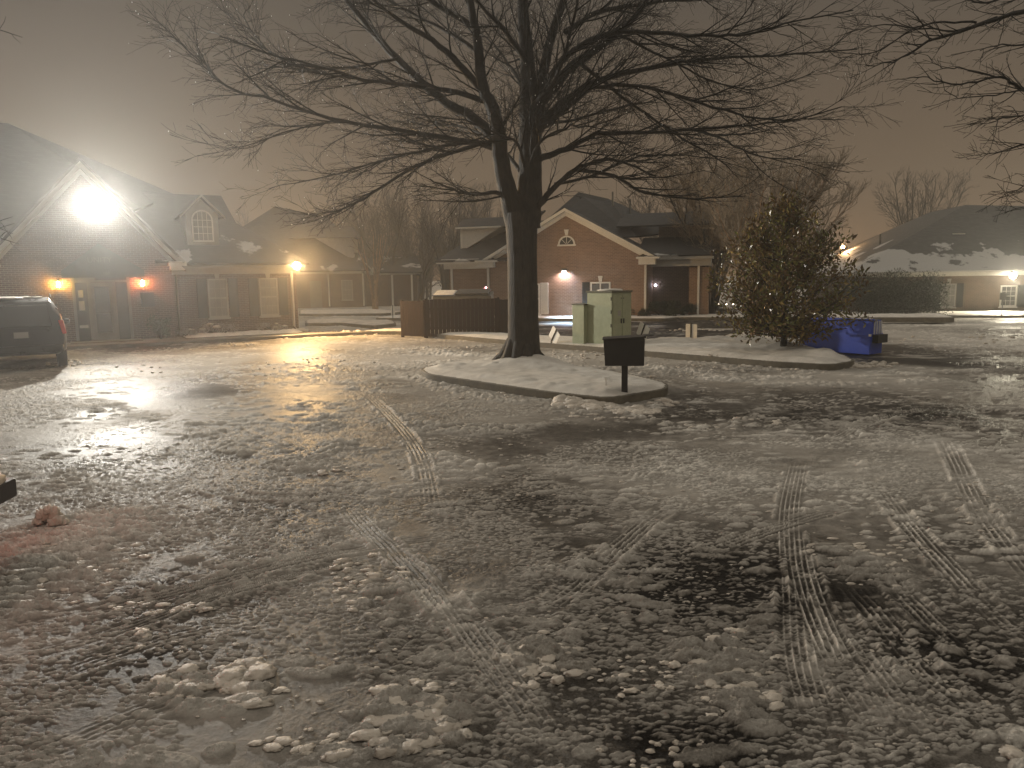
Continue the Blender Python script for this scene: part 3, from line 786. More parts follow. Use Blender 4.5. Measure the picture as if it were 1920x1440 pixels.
scatter(1285,645,22,3,30,.05,.10,1.2,.14); scatter(1390,662,80,8,70,.03,.07,1.3,.16); scatter(1800,640,120,14,60,.03,.07,1.6)
scatter(1300,620,60,2,14,.05,.1,1.6); scatter(860,655,120,6,60,.03,.06,1.4); scatter(600,880,60,12,30,.02,.05,1.6); scatter(900,690,700,20,200,.02,.05,1.6)
lumps('slush_lumps', 'loose loaf shaped lumps of dirty slush thrown off tyres on the near lot', near_l, 3)
lumps('slush_heaps', 'crumbled heaps of dirty slush pushed up beside the kerbs', far_l, 2)
# ------------------------------------------------------------------ buildings
def window(par, x0, x1, z0, z1, y, cols=3, rows=2, pane='blind', fr=.06, mat='trim', sill=True, key=False, mid=True):
    """a sash window standing a little proud of a wall whose face is at local y (outside = -y)"""
    f = MB()
    for a, b, c, d in ((x0,x0+fr,z0,z1),(x1-fr,x1,z0,z1),(x0+fr,x1-fr,z1-fr,z1),(x0+fr,x1-fr,z0,z0+fr)):
        f.box(a, b, y-.05, y+.02, c, d)
    zm = (z0+z1)/2
    if mid: f.box(x0+fr, x1-fr, y-.042, y+.02, zm-.028, zm+.028)
    w_ = obj('window', f, M[mat], par)
    p = MB().box(x0+fr, x1-fr, y-.012, y+.01, z0+fr, z1-fr)
    obj('pane', p, M[pane], w_)
    if cols > 1:
        b = MB()
        for (c0, c1) in (((z0+fr, zm-.028), (zm+.028, z1-fr)) if mid else ((z0+fr, z1-fr),)):
            for i in range(1, cols):
                xx = x0+fr+(x1-x0-2*fr)*i/cols
                b.box(xx-.009, xx+.009, y-.026, y-.012, c0, c1)
            for j in range(1, rows):
                zz = c0+(c1-c0)*j/rows
                b.box(x0+fr, x1-fr, y-.0245, y-.0125, zz-.009, zz+.009)
        obj('glazing_bars', b, M[mat], w_)
    if sill:
        obj('sill', MB().box(x0-.05, x1+.05, y-.09, y+.01, z0-.07, z0), M[mat], w_)
    if key:
        xm = (x0+x1)/2
        obj('keystone', MB().prism([(xm-.07, z1+.01),(xm+.07, z1+.01),(xm+.12, z1+.30),(xm-.12, z1+.30)], y-.05, y+.01), M[mat], w_)
    return w_
def shutter(par, x0, x1, z0, z1, y, mat='shutter'):
    s = MB().box(x0, x1, y-.025, y+.01, z0, z1)
    for a, b, c, d in ((x0,x0+.05,z0,z1),(x1-.05,x1,z0,z1),(x0+.05,x1-.05,z1-.06,z1),(x0+.05,x1-.05,z0,z0+.06),(x0+.05,x1-.05,(z0+z1)/2-.04,(z0+z1)/2+.04)):
        s.box(a, b, y-.042, y-.024, c, d)
    n = int((z1-z0)/.07)
    for i in range(n):
        zz = z0+.08+(z1-z0-.16)*i/n
        s.box(x0+.055, x1-.055, y-.036, y-.0245, zz, zz+.028)
    return obj('shutter', s, M[mat], par)
def lamp_light(kind, name, loc, col, power, radius, parent=None, rot=None, **kw):
    ld = bpy.data.lights.new(name, kind); ld.color = col; ld.energy = power; ld.shadow_soft_size = radius
    for k, v in kw.items(): setattr(ld, k, v)
    o = bpy.data.objects.new(name, ld); COL.objects.link(o); o.location = loc
    if rot: o.rotation_euler = rot
    if parent: o.parent = parent
    return o
def panel(par, name, pts, mat, th=.08): return obj(name, MB().poly3(pts, th), M[mat], par)

# ---- left-hand building: steep gabled entrance with wings
L = thing('brick_office', 'dark brick office with a steep gabled entrance, awning and bright floodlight under its peak', 'building', (LO[0], LO[1], 0), LT)
wb = MB().prism([(0,-.1),(5.55,-.1),(5.55,3.0),(2.8,6.25),(0,3.0)], 0, 7)
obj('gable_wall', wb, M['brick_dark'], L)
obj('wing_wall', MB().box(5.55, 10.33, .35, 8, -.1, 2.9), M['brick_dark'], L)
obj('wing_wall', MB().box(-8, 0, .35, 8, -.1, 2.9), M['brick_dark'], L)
# gable roof and its white rake boards
pk = (2.8, 6.62); le = (-.42, 2.98); re = (6.02, 2.98)
panel(L, 'roof', [(pk[0],-.38,pk[1]),(pk[0],7,pk[1]),(le[0],7,le[1]),(le[0],-.38,le[1])], 'roof', .1)
panel(L, 'roof', [(pk[0]+.002,7,pk[1]),(pk[0]+.002,-.38,pk[1]),(re[0],-.38,re[1]),(re[0],7,re[1])], 'roof', .1)
def rake(par, a, b, y0, y1, t0, t1, mat='trim', name='rake_board'):
    (x0, z0), (x1, z1) = a, b
    return obj(name, MB().prism([(x0, z0-t0),(x1, z1-t0),(x1, z1-t1),(x0, z0-t1)], y0, y1), M[mat], par)
for e_ in (le, re):
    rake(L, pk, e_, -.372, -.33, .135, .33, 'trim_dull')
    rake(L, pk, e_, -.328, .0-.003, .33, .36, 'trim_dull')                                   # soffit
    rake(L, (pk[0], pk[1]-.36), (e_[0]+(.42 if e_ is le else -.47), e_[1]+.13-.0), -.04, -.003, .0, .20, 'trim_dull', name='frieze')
# cornice returns
for s_, xr in ((-1, 0), (1, 5.55)):
    a, b = (xr-.48, xr+.12) if s_ < 0 else (xr-.12, xr+.50)
    c = MB().box(a, b, -.40, .30, 2.82, 2.93).box(a+.05, b-.05, -.33, .30, 2.66, 2.82)
    obj('cornice_return', c, M['trim'], L)
    obj('snow_cap', MB().box(a+.02, b-.02, -.38, .26, 2.932, 2.985), M['snow'], L, bevel=.02)
# wing eaves, roof, downpipe
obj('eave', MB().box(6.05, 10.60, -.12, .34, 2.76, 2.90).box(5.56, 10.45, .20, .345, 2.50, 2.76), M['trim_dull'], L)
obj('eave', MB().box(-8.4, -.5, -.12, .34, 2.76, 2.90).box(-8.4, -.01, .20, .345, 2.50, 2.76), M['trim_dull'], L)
ry = 5.2
panel(L, 'roof', [(5.0,-.2,2.92),(10.75,-.2,2.92),(8.5,2.6,4.66),(5.0,2.6,4.66)], 'roof', .1)
panel(L, 'roof', [(10.75,-.2,2.92),(10.75,9,2.92),(8.95,6.2,4.66),(8.5,2.6,4.66)], 'roof', .1)
panel(L, 'roof', [(4.2,2.55,4.60),(8.52,2.55,4.60),(8.32,4.6,5.98),(4.2,4.6,5.98)], 'roof', .1)
panel(L, 'roof', [(8.52,2.55,4.60),(8.96,6.4,4.60),(8.45,5.4,5.98),(8.32,4.6,5.98)], 'roof', .1)
# big main roof behind
panel(L, 'roof', [(-9,-.2,2.92),(-.2,-.2,2.92),(.55,6.5,8.75),(-9,6.5,8.75)], 'roof', .1)
panel(L, 'roof', [(.55,6.5,8.75),(-.2,-.2,2.92),(4.9,2.6,5.2),(6.75,6.5,6.12)], 'roof', .1)
obj('downpipe', MB().tube([(10.12,.22,2.6),(10.12,.27,2.3),(10.12,.27,.35),(10.18,.1,.2),(10.5,-.35,.16)], .05, 8), M['trim'], L, True)
obj('downpipe', MB().tube([(5.72,.22,2.6),(5.72,.29,2.35),(5.72,.29,.2)], .035, 8), M['trim_dull'], L, True)
# dormer with an arched window
dr = MB().prism([(6.3,3.65),(7.5,3.65),(7.5,4.85),(6.9,5.45),(6.3,4.85)], .95, 3.6)
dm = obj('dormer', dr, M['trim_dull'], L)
aw = [(6.9+.36*math.cos(t), 4.62+.36*math.sin(t)) for t in [math.pi*i/14 for i in range(15)]]
obj('window_frame', MB().prism([(6.50,3.78),(7.30,3.78)]+[(6.9+.40*math.cos(math.pi*i/14), 4.62+.40*math.sin(math.pi*i/14)) for i in range(15)], .90, .949), M['trim'], dm)
obj('pane', MB().prism([(6.56,3.84),(7.24,3.84)]+[(6.9+.34*math.cos(math.pi*i/14), 4.62+.34*math.sin(math.pi*i/14)) for i in range(15)], .885, .897), M['blind'], dm)
gb = MB()
for i in (-1, 0, 1): gb.box(6.9+i*.17-.01, 6.9+i*.17+.01, .872, .884, 3.84, 4.62+math.sqrt(.34**2-(i*.17)**2))
for zz in (4.1, 4.36, 4.62): gb.box(6.56, 7.24, .8705, .8835, zz-.01, zz+.01)
obj('glazing_bars', gb, M['trim'], dm)
obj('dormer_roof', MB().poly3([(6.9,.7,5.60),(6.9,4.4,5.60),(6.1,4.4,4.78),(6.1,.7,4.78)], .08).poly3([(6.903,4.4,5.60),(6.903,.7,5.60),(7.7,.7,4.78),(7.7,4.4,4.78)], .08), M['roof'], dm)
obj('dormer_trim', MB().prism([(6.9,5.50),(6.06,4.66),(6.06,4.76),(6.9,5.60)], .66, .698).prism([(6.9,5.50),(6.9,5.60),(7.74,4.76),(7.74,4.66)], .66, .698), M['trim_dull'], dm)
# wing windows with shutters
for xa in (6.84, 8.80):
    window(L, xa, xa+.74, .80, 2.33, .35, 3, 2, 'blind', key=True, mat='trim_dull')
    shutter(L, xa-.40, xa-.04, .80, 2.33, .35); shutter(L, xa+.78, xa+1.14, .80, 2.33, .35)
# entrance: frame, sidelights, transom, door
fr = MB()
for a, b in ((2.20,2.30),(2.68,2.78),(3.50,3.60),(3.98,4.08)): fr.box(a, b, -.06, .01, .12, 2.25)
fr.box(2.20, 4.08, -.06, .01, 2.25, 2.33).box(2.20, 4.08, -.06, .01, 2.52, 2.60)
for a, b in ((2.20,2.30),(3.98,4.08)): fr.box(a, b, -.06, .01, 2.33, 2.52)
obj('door_frame', fr, M['door'], L)
obj('sidelight', MB().box(2.30, 2.68, -.02, .01, .12, 2.25), M['dark'], L)
obj('sidelight', MB().box(3.60, 3.98, -.02, .01, .12, 2.25), M['dark'], L)
obj('transom', MB().box(2.30, 2.95, -.02, .01, 2.33, 2.52), M['door'], L)
obj('transom', MB().box(2.98, 3.98, -.02, .01, 2.33, 2.52), M['dark'], L)
dd = MB()
for a, b, c, d in ((2.78,2.90,.14,2.24),(3.38,3.50,.14,2.24),(2.90,3.38,2.10,2.24),(2.90,3.38,.14,.42)): dd.box(a, b, -.045, .01, c, d)
do = obj('door', dd, M['door'], L)
obj('pane', MB().box(2.90, 3.38, -.018, .01, .42, 2.10), M['glass_dark'], do)
obj('push_bar', MB().tube([(2.90,-.05,1.12),(3.38,-.05,1.12)], .012, 6), M['steel'], do)
obj('handle', MB().tube([(3.44,-.06,1.0),(3.44,-.10,1.0),(3.44,-.10,1.35),(3.44,-.06,1.35)], .012, 6), M['steel'], do)
for (zz, hh, a, b) in ((1.72,.26,2.38,2.54),(1.25,.34,2.38,2.56),(.62,.10,2.34,2.62)):
    obj('notice', MB().box(a, b, -.026, -.0205, zz, zz+hh), M['paper'], L)
obj('doormat_step', MB().box(2.0, 4.3, -1.0, -.01, .121, .15), M['pavement'], L)
# awning: pointed canvas hood with a valance
A = MB()
x0, x1, xm, yo, zb_, ze, zp = 1.92, 4.52, 3.12, -1.05, 2.42, 2.66, 3.60
A.prism([(x0,ze),(x1,ze),(xm,zp)], yo, yo+.02)
A.poly3([(xm,yo+.02,zp),(xm,-.005,zp),(x0,-.005,ze),(x0,yo+.02,ze)], .02)
A.poly3([(xm+.001,-.005,zp),(xm+.001,yo+.02,zp),(x1,yo+.02,ze),(x1,-.005,ze)], .02)
A.box(x0, x1, yo+.001, yo+.02, zb_, ze-.001).box(x0, x0+.02, yo+.021, -.005, zb_, ze-.001).box(x1-.02, x1, yo+.021, -.005, zb_, ze-.001)
aw_ = obj('awning', A, M['awning'], L)
def text(body, loc, size, mat, parent, rot=(math.pi/2, 0, 0), ext=.004):
    cu = bpy.data.curves.new('lettering', 'FONT'); cu.body = body; cu.size = size; cu.extrude = ext
    cu.align_x = 'CENTER'; cu.align_y = 'CENTER'
    tmp = bpy.data.objects.new('tmp', cu); COL.objects.link(tmp); bpy.context.view_layer.update()
    me = bpy.data.meshes.new_from_object(tmp.evaluated_get(bpy.context.evaluated_depsgraph_get()))
    bpy.data.objects.remove(tmp); me.materials.clear(); me.materials.append(mat)
    o = bpy.data.objects.new('lettering', me); COL.objects.link(o); o.location = loc; o.rotation_euler = rot
    if parent: o.parent = parent
    return o
text('UNITY', (3.12, yo-.006, 3.02), .26, M['letters'], aw_)
text('160', (3.3, yo-.006, 2.56), .15, M['letters'], aw_)
# wall box and mailbox by the right lantern
obj('wall_box', MB().box(4.42, 4.86, -.14, .0, 1.32, 2.0-.15), M['dark'], L)
# shade of the big floodlight fitting
FL = Vector((3.15, -.62, 4.86))
fl_ = thing('flood_lamp', 'glaring white floodlight high under the peak of the left gable', 'lamp', (0,0,0))
ML_ = Matrix.Translation((LO[0], LO[1], 0)) @ Matrix.Rotation(LT, 4, 'Z')
fl_.location = ML_ @ Vector((3.15, 0, 4.86)); fl_.rotation_euler = (0, 0, LT)
obj('arm', MB().tube([(0,-.002,.12),(0,-.25,.14),(0,-.40,.08)], .03, 8).box(-.1, .1, -.03, -.002, 0, .24), M['steel'], fl_)
obj('housing', MB().hexa([(-.16,-.40,-.10),(.16,-.40,-.10),(.12,-.27,-.04),(-.12,-.27,-.04)], [(-.16,-.46,.14),(.16,-.46,.14),(.12,-.30,.16),(-.12,-.30,.16)]), M['steel'], fl_, bevel=.01)
obj('added_light_shield', MB().box(-.42, .42, -1.02, -.40, -.235, -.225), M['steel'], fl_)  # added plate under the lamp, cuts its steep light on the near ground
obj('lens', MB().box(-.15, .15, -.485, -.466, -.10, .13), emis('burning flood lens', (1, .95, .84), 12), fl_)
lamp_light('SPOT', 'flood_light', (0, -.62, 0), (1.0, .95, .85), 12500, .19, fl_, (math.radians(-88), 0, math.radians(8)), spot_size=math.radians(142), spot_blend=1.0)
# second, warm lamp on the corner of the wing
cl = thing('corner_lamp', 'glaring warm orange lamp at the right corner of the dark brick office', 'lamp')
cl.location = ML_ @ Vector((10.22, -.30, 2.80)); cl.rotation_euler = (0, 0, LT)
obj('bracket', MB().tube([(.0,.175,.04),(0,.10,.22),(0,-.04,.20),(0,-.04,.17)], .02, 6), M['steel'], cl)
obj('shade', MB().tube([(0,-.02,.17),(0,-.02,.13)], [.03,.07], 12), M['black_metal'], cl)
obj('housing', MB().box(-.08,.08,.03,.06,-.08,.10), M['black_metal'], cl, bevel=.01)
obj('bulb', MB().blob((-.02,-.03,.0), (.16,.06,.16), 1, 0, 20, 14), emis('burning bulb', (1, .62, .25), 60), cl)
lamp_light('SPOT', 'corner_light', (-.02, -.20, 0.0), (1.0, .62, .27), 3600, .26, cl, (math.radians(-86), 0, math.radians(24)), spot_size=math.radians(164), spot_blend=.3)
# two carriage lanterns
def lantern(label, x_, z_, col, st):
    t = thing('wall_lantern', label, 'lantern', group='carriage lanterns beside the office door')
    t.location = ML_ @ Vector((x_, 0, z_)); t.rotation_euler = (0, 0, LT)
    obj('backplate', MB().box(-.05, .05, -.02, -.002, -.02, .16), M['black_metal'], t)
    obj('bracket', MB().tube([(0,-.02,.10),(0,-.08,.22),(0,-.15,.20),(0,-.15,.16)], .009, 6), M['black_metal'], t)
    obj('cap', MB().hexa([(-.075,-.225,.10),(.075,-.225,.10),(.075,-.075,.10),(-.075,-.075,.10)], [(-.02,-.17,.17),(.02,-.17,.17),(.02,-.13,.17),(-.02,-.13,.17)]), M['black_metal'], t)
    cg = MB()
    for sx in (-1, 1):
        for sy in (-1, 1): cg.box(sx*.058-.005, sx*.058+.005, -.15+sy*.058-.005, -.15+sy*.058+.005, -.10, .10)
    cg.box(-.065, .065, -.215, -.085, -.115, -.10)
    obj('cage', cg, M['black_metal'], t)
    obj('glass', MB().box(-.045, .045, -.195, -.105, -.098, .098), emis('lit lantern glass', col, st), t)
lantern('carriage lantern glowing yellow to the left of the office door', 1.80, 2.20, (1, .60, .12), 480)
lantern('carriage lantern glowing orange red to the right of the office door', 4.50, 2.20, (1, .32, .12), 380)

# ---- centre house
C = thing('gabled_house', 'orange brick house with a wide white edged gable and half round window', 'building', (CO[0], CO[1], 0), CT)
WG = 8.46
obj('gable_wall', MB().prism([(0.28,-.1),(WG,-.1),(WG,3.0),(4.35,5.25),(.28,3.0)], 0, 6), M['brick'], C)
obj('wing_wall', MB().box(-2.18, .28, .3, 9, -.1, 2.85), M['brick'], C)
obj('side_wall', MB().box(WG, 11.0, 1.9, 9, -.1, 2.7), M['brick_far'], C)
obj('porch_wall', MB().box(10.35, 11.3, 1.2, 1.9, -.1, 2.55), M['brick'], C)
pk = (4.35, 5.55); le = (-.10, 3.08); re = (8.85, 3.08)
panel(C, 'roof', [(pk[0],-.30,pk[1]),(pk[0],5,pk[1]),(le[0],5,le[1]),(le[0],-.30,le[1])], 'roof_c', .09)
panel(C, 'roof', [(pk[0]+.002,5,pk[1]),(pk[0]+.002,-.30,pk[1]),(re[0],-.30,re[1]),(re[0],5,re[1])], 'roof_c', .09)
for e_ in (le, re):
    rake(C, pk, e_, -.32, -.27, -.03, .13)
    rake(C, (pk[0],pk[1]-.02), e_, -.26, -.04, .13, .16)
    rake(C, (pk[0],pk[1]-.02), (e_[0]+(.3 if e_ is le else -.3), e_[1]+.16), -.10, -.003, .14, .32, name='frieze')
for a, b in ((-.45, .72), (7.95, 9.05)):
    obj('cornice_return', MB().box(a, b, -.42, .10, 3.0, 3.09).box(a+.10, b-.18, -.32, .10, 2.72, 3.0), M['trim'], C)
    obj('return_roof', MB().hexa([(a+.05,-.38,3.09),(b-.05,-.38,3.09),(b-.05,0,3.09),(a+.05,0,3.09)], [(a+.35,-.12,3.27),(b-.35,-.12,3.27),(b-.35,0,3.27),(a+.35,0,3.27)]), M['roof_c'], C)
# left wing eave, roof with snowy edge, dormer seen from its side
obj('eave', MB().box(-2.75, .0, -.15, .30, 2.96, 3.10).box(-2.42, .05, .12, .299, 2.68, 2.96), M['trim'], C)
obj('snow_edge', MB().box(-2.5, .1, -.10, .35, 3.135, 3.19), M['snow'], C, bevel=.025)
panel(C, 'roof', [(-2.8,-.2,3.11),(2.2,-.2,3.11),(2.2,3.6,5.3),(-.6,3.6,5.3)], 'roof_c', .09)
panel(C, 'roof', [(-2.8,-.2,3.11),(-.6,3.6,5.3),(1.2,7.5,6.2),(-2.8,9,3.11)], 'roof_c', .09)
cheek = obj('dormer', MB().prism([(-1.72,3.62),(-1.72,4.86),(.55,4.86)], 1.0, 2.6), M['siding'], C)
obj('dormer_roof', MB().hexa([(-1.95,.8,4.88),(1.0,.8,4.88),(1.0,2.8,4.88),(-1.95,2.8,4.88)], [(-1.80,1.6,5.42),(1.0,1.6,5.42),(1.0,2.0,5.42),(-1.80,2.0,5.42)]), M['roof_c'], cheek)
obj('dormer_trim', MB().box(-1.97, .62, .78, .795, 4.82, 4.90).box(-1.76,-1.66,.97,.998,3.66,4.82), M['trim'], cheek)
# main roof behind and the lower roof to the right
panel(C, 'roof', [(1.5,2.0,4.2),(7.6,2.0,4.2),(5.55,5.0,6.45),(3.85,5.0,6.9)], 'roof_c', .09)
panel(C, 'roof', [(5.55,5.0,6.45),(7.6,2.0,4.2),(9.5,6.0,4.6),(6.3,6.0,5.86)], 'roof_c', .09)
panel(C, 'roof', [(1.5,2.0,4.2),(3.85,5.0,6.9),(3.6,8,6.9),(-1.0,8,4.2)], 'roof_c', .09)
panel(C, 'roof', [(6.5,2.2,4.75),(11.4,2.2,4.75),(11.0,4.0,5.5),(6.5,4.0,5.5)], 'roof_c', .09)
obj('upper_wall', MB().box(8.6, 12.2, 3.0, 6.0, 2.8, 4.70), M['brick_far'], C)
panel(C, 'roof', [(7.8,.9,3.18),(11.55,.9,3.18),(11.3,3.0,4.15),(7.8,3.0,4.15)], 'roof_c', .09)
obj('eave', MB().box(8.7, 11.5, .85, 1.89, 2.96, 3.09).box(8.47, 11.4, 1.0, 1.895, 2.62, 2.96), M['trim_dull'], C)
obj('vent_pipe', MB().tube([(5.9,4.4,5.9),(5.9,4.4,6.75)], .05, 8), M['steel'], C)
obj('vent_pipe', MB().tube([(6.9,4.2,5.2),(6.9,4.2,6.3)], .05, 8), M['steel'], C)
for xx, yy in ((-2.02, .24), (.16, -.06), (WG-.10, -.06), (10.82, 1.14)):
    obj('downpipe', MB().box(xx-.05, xx+.05, yy-.05, yy+.045, .12, 2.70), M['trim'], C)
# half round window
hc = [(4.38+.44*math.cos(math.pi*i/16), 3.80+.44*math.sin(math.pi*i/16)) for i in range(17)]
hi = [(4.38+.36*math.cos(math.pi*i/16), 3.80+.36*math.sin(math.pi*i/16)) for i in range(17)]
hm = MB()
for i in range(16): hm.prism([hi[i], hc[i], hc[i+1], hi[i+1]], -.05, -.002)
hm.box(3.90, 4.86, -.06, -.002, 3.72, 3.80)
hw = obj('half_round_window', hm, M['trim'], C)
obj('pane', MB().prism(hi, -.02, -.002), M['dark'], hw)
bm_ = MB()
for a in (45, 90, 135):
    t = math.radians(a); u = Vector((math.cos(t), math.sin(t))); n_ = Vector((-u.y, u.x))*.012
    bm_.prism([(4.38+n_.x+u.x*.05, 3.80+n_.y+u.y*.05), (4.38-n_.x+u.x*.05, 3.80-n_.y+u.y*.05), (4.38-n_.x+u.x*.36, 3.80-n_.y+u.y*.36), (4.38+n_.x+u.x*.36, 3.80+n_.y+u.y*.36)], -.034, -.021)
obj('glazing_bars', bm_, M['trim'], hw)
obj('keystone', MB().prism([(4.32,4.26),(4.44,4.26),(4.50,4.54),(4.26,4.54)], -.06, -.002), M['trim'], hw)
# windows: tall one with white shutter, twin one behind the cabinet
window(C, 2.05, 2.95, .30, 1.86, 0, 3, 3, 'dark', .07)
shutter(C, 2.98, 3.40, .28, 1.90, 0, 'siding')
cut = MB().box(2.13, 2.86, -.0225, -.0125, .40, 1.80)
tw = window(C, 5.60, 6.62, .30, 1.90, 0, 1, 1, 'dark', .08, key=True, mid=False)
obj('mullion', MB().box(6.07, 6.15, -.045, -.013, .38, 1.82), M['trim'], tw)
cu = MB()
for i in range(9): cu.box(5.72+i*.036, 5.742+i*.036, -.020, -.0135, .4, 1.80)
for i in range(9): cu.box(6.19+i*.036, 6.212+i*.036, -.020, -.0135, .4, 1.80)
obj('curtain', cu, M['blind'], tw)
obj('candle_light', MB().blob((6.02,-.05,.98+.36), (.022,.022,.035), 2, 0), emis('electric candle', (1, .45, .12), 20), tw)
shutter(C, 5.18, 5.56, .30, 1.90, 0, 'shutter')
obj('electric_meter', MB().box(5.02, 5.16, -.09, -.002, .42, .70), M['white_metal'], C)
obj('plinth', MB().box(.30, 8.44, -.03, -.002, -.1, .12), M['pavement'], C)
MC_ = Matrix.Translation((CO[0], CO[1], 0)) @ Matrix.Rotation(CT, 4, 'Z')
wp = thing('wall_pack_lamp', 'small downlight fixed to the brick gable between its two windows', 'lamp')
wp.location = MC_ @ Vector((4.25, 0, 2.50)); wp.rotation_euler = (0, 0, CT)
obj('housing', MB().hexa([(-.13,-.16,-.03),(.13,-.16,-.03),(.13,-.002,-.03),(-.13,-.002,-.03)], [(-.11,-.10,.10),(.11,-.10,.10),(.11,-.002,.10),(-.11,-.002,.10)]), M['steel'], wp)
obj('lens', MB().box(-.09, .09, -.13, -.04, -.045, -.032), emis('lit lens', (1, .86, .8), 60), wp)
lamp_light('SPOT', 'downlight', (0, -.17, -.06), (1.0, .83, .86), 130, .03, wp, (math.radians(4), 0, 0), spot_size=math.radians(165), spot_blend=.6)
lamp_light('SPOT', 'ground_light', (.45, -.30, -.04), (.50, .72, 1.0), 4500, .03, wp, (math.radians(-28), 0, math.radians(18)), spot_size=math.radians(75), spot_blend=.9)
sl = thing('small_wall_lamp', 'tiny white lamp on the shaded wall right of the brick gable', 'lamp')
sl.location = MC_ @ Vector((8.62, 1.9, 1.68)); sl.rotation_euler = (0, 0, CT)
obj('base', MB().box(-.05, .05, -.05, -.002, -.06, .06), M['steel'], sl)
obj('bulb', MB().blob((0,-.10,0), (.06,.06,.06), 2, 0), emis('white bulb', (.85, .82, 1), 30), sl)
pkl = thing('hooded_wall_lamp', 'hooded lamp casting a pink patch beside the left downpipe of the brick house', 'lamp')
pkl.location = MC_ @ Vector((-.10, .30, 1.78)); pkl.rotation_euler = (0, 0, CT)
obj('hood', MB().hexa([(-.05,-.10,.0),(.05,-.10,.0),(.05,-.002,.0),(-.05,-.002,.0)], [(-.04,-.06,.08),(.04,-.06,.08),(.04,-.002,.08),(-.04,-.002,.08)]), M['steel'], pkl)
lamp_light('SPOT', 'wall_light', (0, -.07, -.02), (1.0, .55, .8), 22, .02, pkl, (math.radians(15), 0, 0), spot_size=math.radians(120), spot_blend=.8)

# ---- right-hand building, further off and a little lower
Rb = thing('hip_roofed_office', 'low brick office with a snow patched hip roof and glaring lamp over its window', 'building', (RO[0], RO[1], -.55), RT)
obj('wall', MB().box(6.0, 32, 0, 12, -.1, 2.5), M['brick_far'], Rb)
obj('eave', MB().box(5.5, 32.4, -.55, .0-.003, 2.55, 2.70).box(5.9, 32.2, -.16, -.003, 2.40, 2.55), M['trim'], Rb)
ap = (14.3, 5.2, 7.05)
panel(Rb, 'roof', [(5.4,-.6,2.71),(34,-.6,2.71),(34,4.4,6.1),ap], 'roof_r', .1)
panel(Rb, 'roof', [(5.4,-.6,2.71),ap,(14.3,11,7.05),(5.4,16,2.71)], 'roof_r', .1)
obj('vent_pipe', MB().tube([(9.3,6,3.9),(9.3,6,5.3)], .06, 6), M['steel'], Rb)
obj('skylight', MB().box(12.6, 13.35, 2.55, 2.75, 5.02, 5.10), M['trim'], Rb)
window(Rb, 11.12, 11.98, .50, 1.95, 0, 3, 2, 'blind', .07, key=True, mat='trim_dull')
shutter(Rb, 12.03, 12.4, .50, 1.95, 0); shutter(Rb, 10.7, 11.07, .50, 1.95, 0)
window(Rb, 14.50, 15.45, .50, 1.80, 0, 3, 2, 'dark', .09)
shutter(Rb, 15.5, 15.9, .50, 1.80, 0)
MR_ = Matrix.Translation((RO[0], RO[1], -.55)) @ Matrix.Rotation(RT, 4, 'Z')
rl = thing('eave_lamp', 'glaring white lamp under the eave at the right edge of the photo', 'lamp')
rl.location = MR_ @ Vector((14.80, -.75, 2.40)); rl.rotation_euler = (0, 0, RT)
obj('bracket', MB().tube([(0,.195,.20),(0,.10,.26),(0,0,.16)], .02, 6), M['steel'], rl)
obj('housing', MB().hexa([(-.10,-.06,.05),(.10,-.06,.05),(.10,.10,.05),(-.10,.10,.05)], [(-.08,-.02,.15),(.08,-.02,.15),(.08,.10,.15),(-.08,.10,.15)]), M['steel'], rl)
obj('bulb', MB().blob((0,-.04,-.04), (.2,.08,.17), 2, 0, 18, 12), emis('burning white bulb', (1, .93, .75), 40), rl)
lamp_light('SPOT', 'eave_light', (0, -.30, -.03), (1.0, .90, .68), 2600, .24, rl, (math.radians(-80), 0, math.radians(-12)), spot_size=math.radians(168), spot_blend=.2)
sg = MB().box(-.17, .17, -.01, .01, .95, 1.35)
ss = thing('small_sign', 'small sign on a thin post standing before the right-hand office', 'sign', MR_ @ Vector((13.15,-3.4,.1)), RT)
obj('plate', sg, M['steel'], ss); obj('post', MB().box(-.02, .02, .011, .05, 0, 1.4), M['steel'], ss)

# ---- second office beyond the left gap
B2O = (-20.2, 62.0)
B = thing('far_office', 'hazy far office with a hip roof, snowy dormer side and thin white posts', 'building', (B2O[0], B2O[1], 0), math.radians(4))
obj('wall', MB().box(-6, 8.4, 0, 10, -.1, 2.7), M['brick_far'], B)
obj('porch_wall', MB().box(8.4, 12.6, 1.2, 9, -.1, 2.5), M['brick_far'], B)
obj('eave', MB().box(-6.5, 8.8, -.5, -.003, 2.70, 2.95), M['trim_dull'], B)
obj('eave', MB().box(8.81, 12.9, .6, 1.19, 2.55, 2.75), M['trim_dull'], B)
panel(B, 'roof', [(-6.6,-.6,2.96),(9.0,-.6,2.96),(4.8,5,7.6),(.6,5,8.5)], 'roof', .1)
panel(B, 'roof', [(9.0,-.6,2.96),(9.0,11,2.96),(4.8,5.4,7.6),(4.8,5,7.6)], 'roof', .1)
panel(B, 'roof', [(-6.6,-.6,2.96),(.6,5,8.5),(.6,7,8.5),(-6.6,12,2.96)], 'roof', .1)
panel(B, 'roof', [(8.5,.5,2.78),(13.1,.5,2.78),(12.5,5,4.2),(8.5,5,4.2)], 'roof', .1)
dn = obj('dormer', MB().prism([(7.6,3.75),(7.6,5.55),(4.6,5.55)], .6, 3.0), M['trim_dull'], B)
obj('dormer_roof', MB().hexa([(2.5,.3,5.57),(8.0,.3,5.57),(8.0,3.2,5.57),(2.5,3.2,5.57)], [(2.5,1.3,6.5),(7.6,1.3,6.5),(7.6,2.2,6.5),(2.5,2.2,6.5)]), M['roof'], dn)
obj('dormer_front', MB().box(7.61, 7.68, .65, 2.95, 3.8, 5.5), M['trim_dull'], dn)
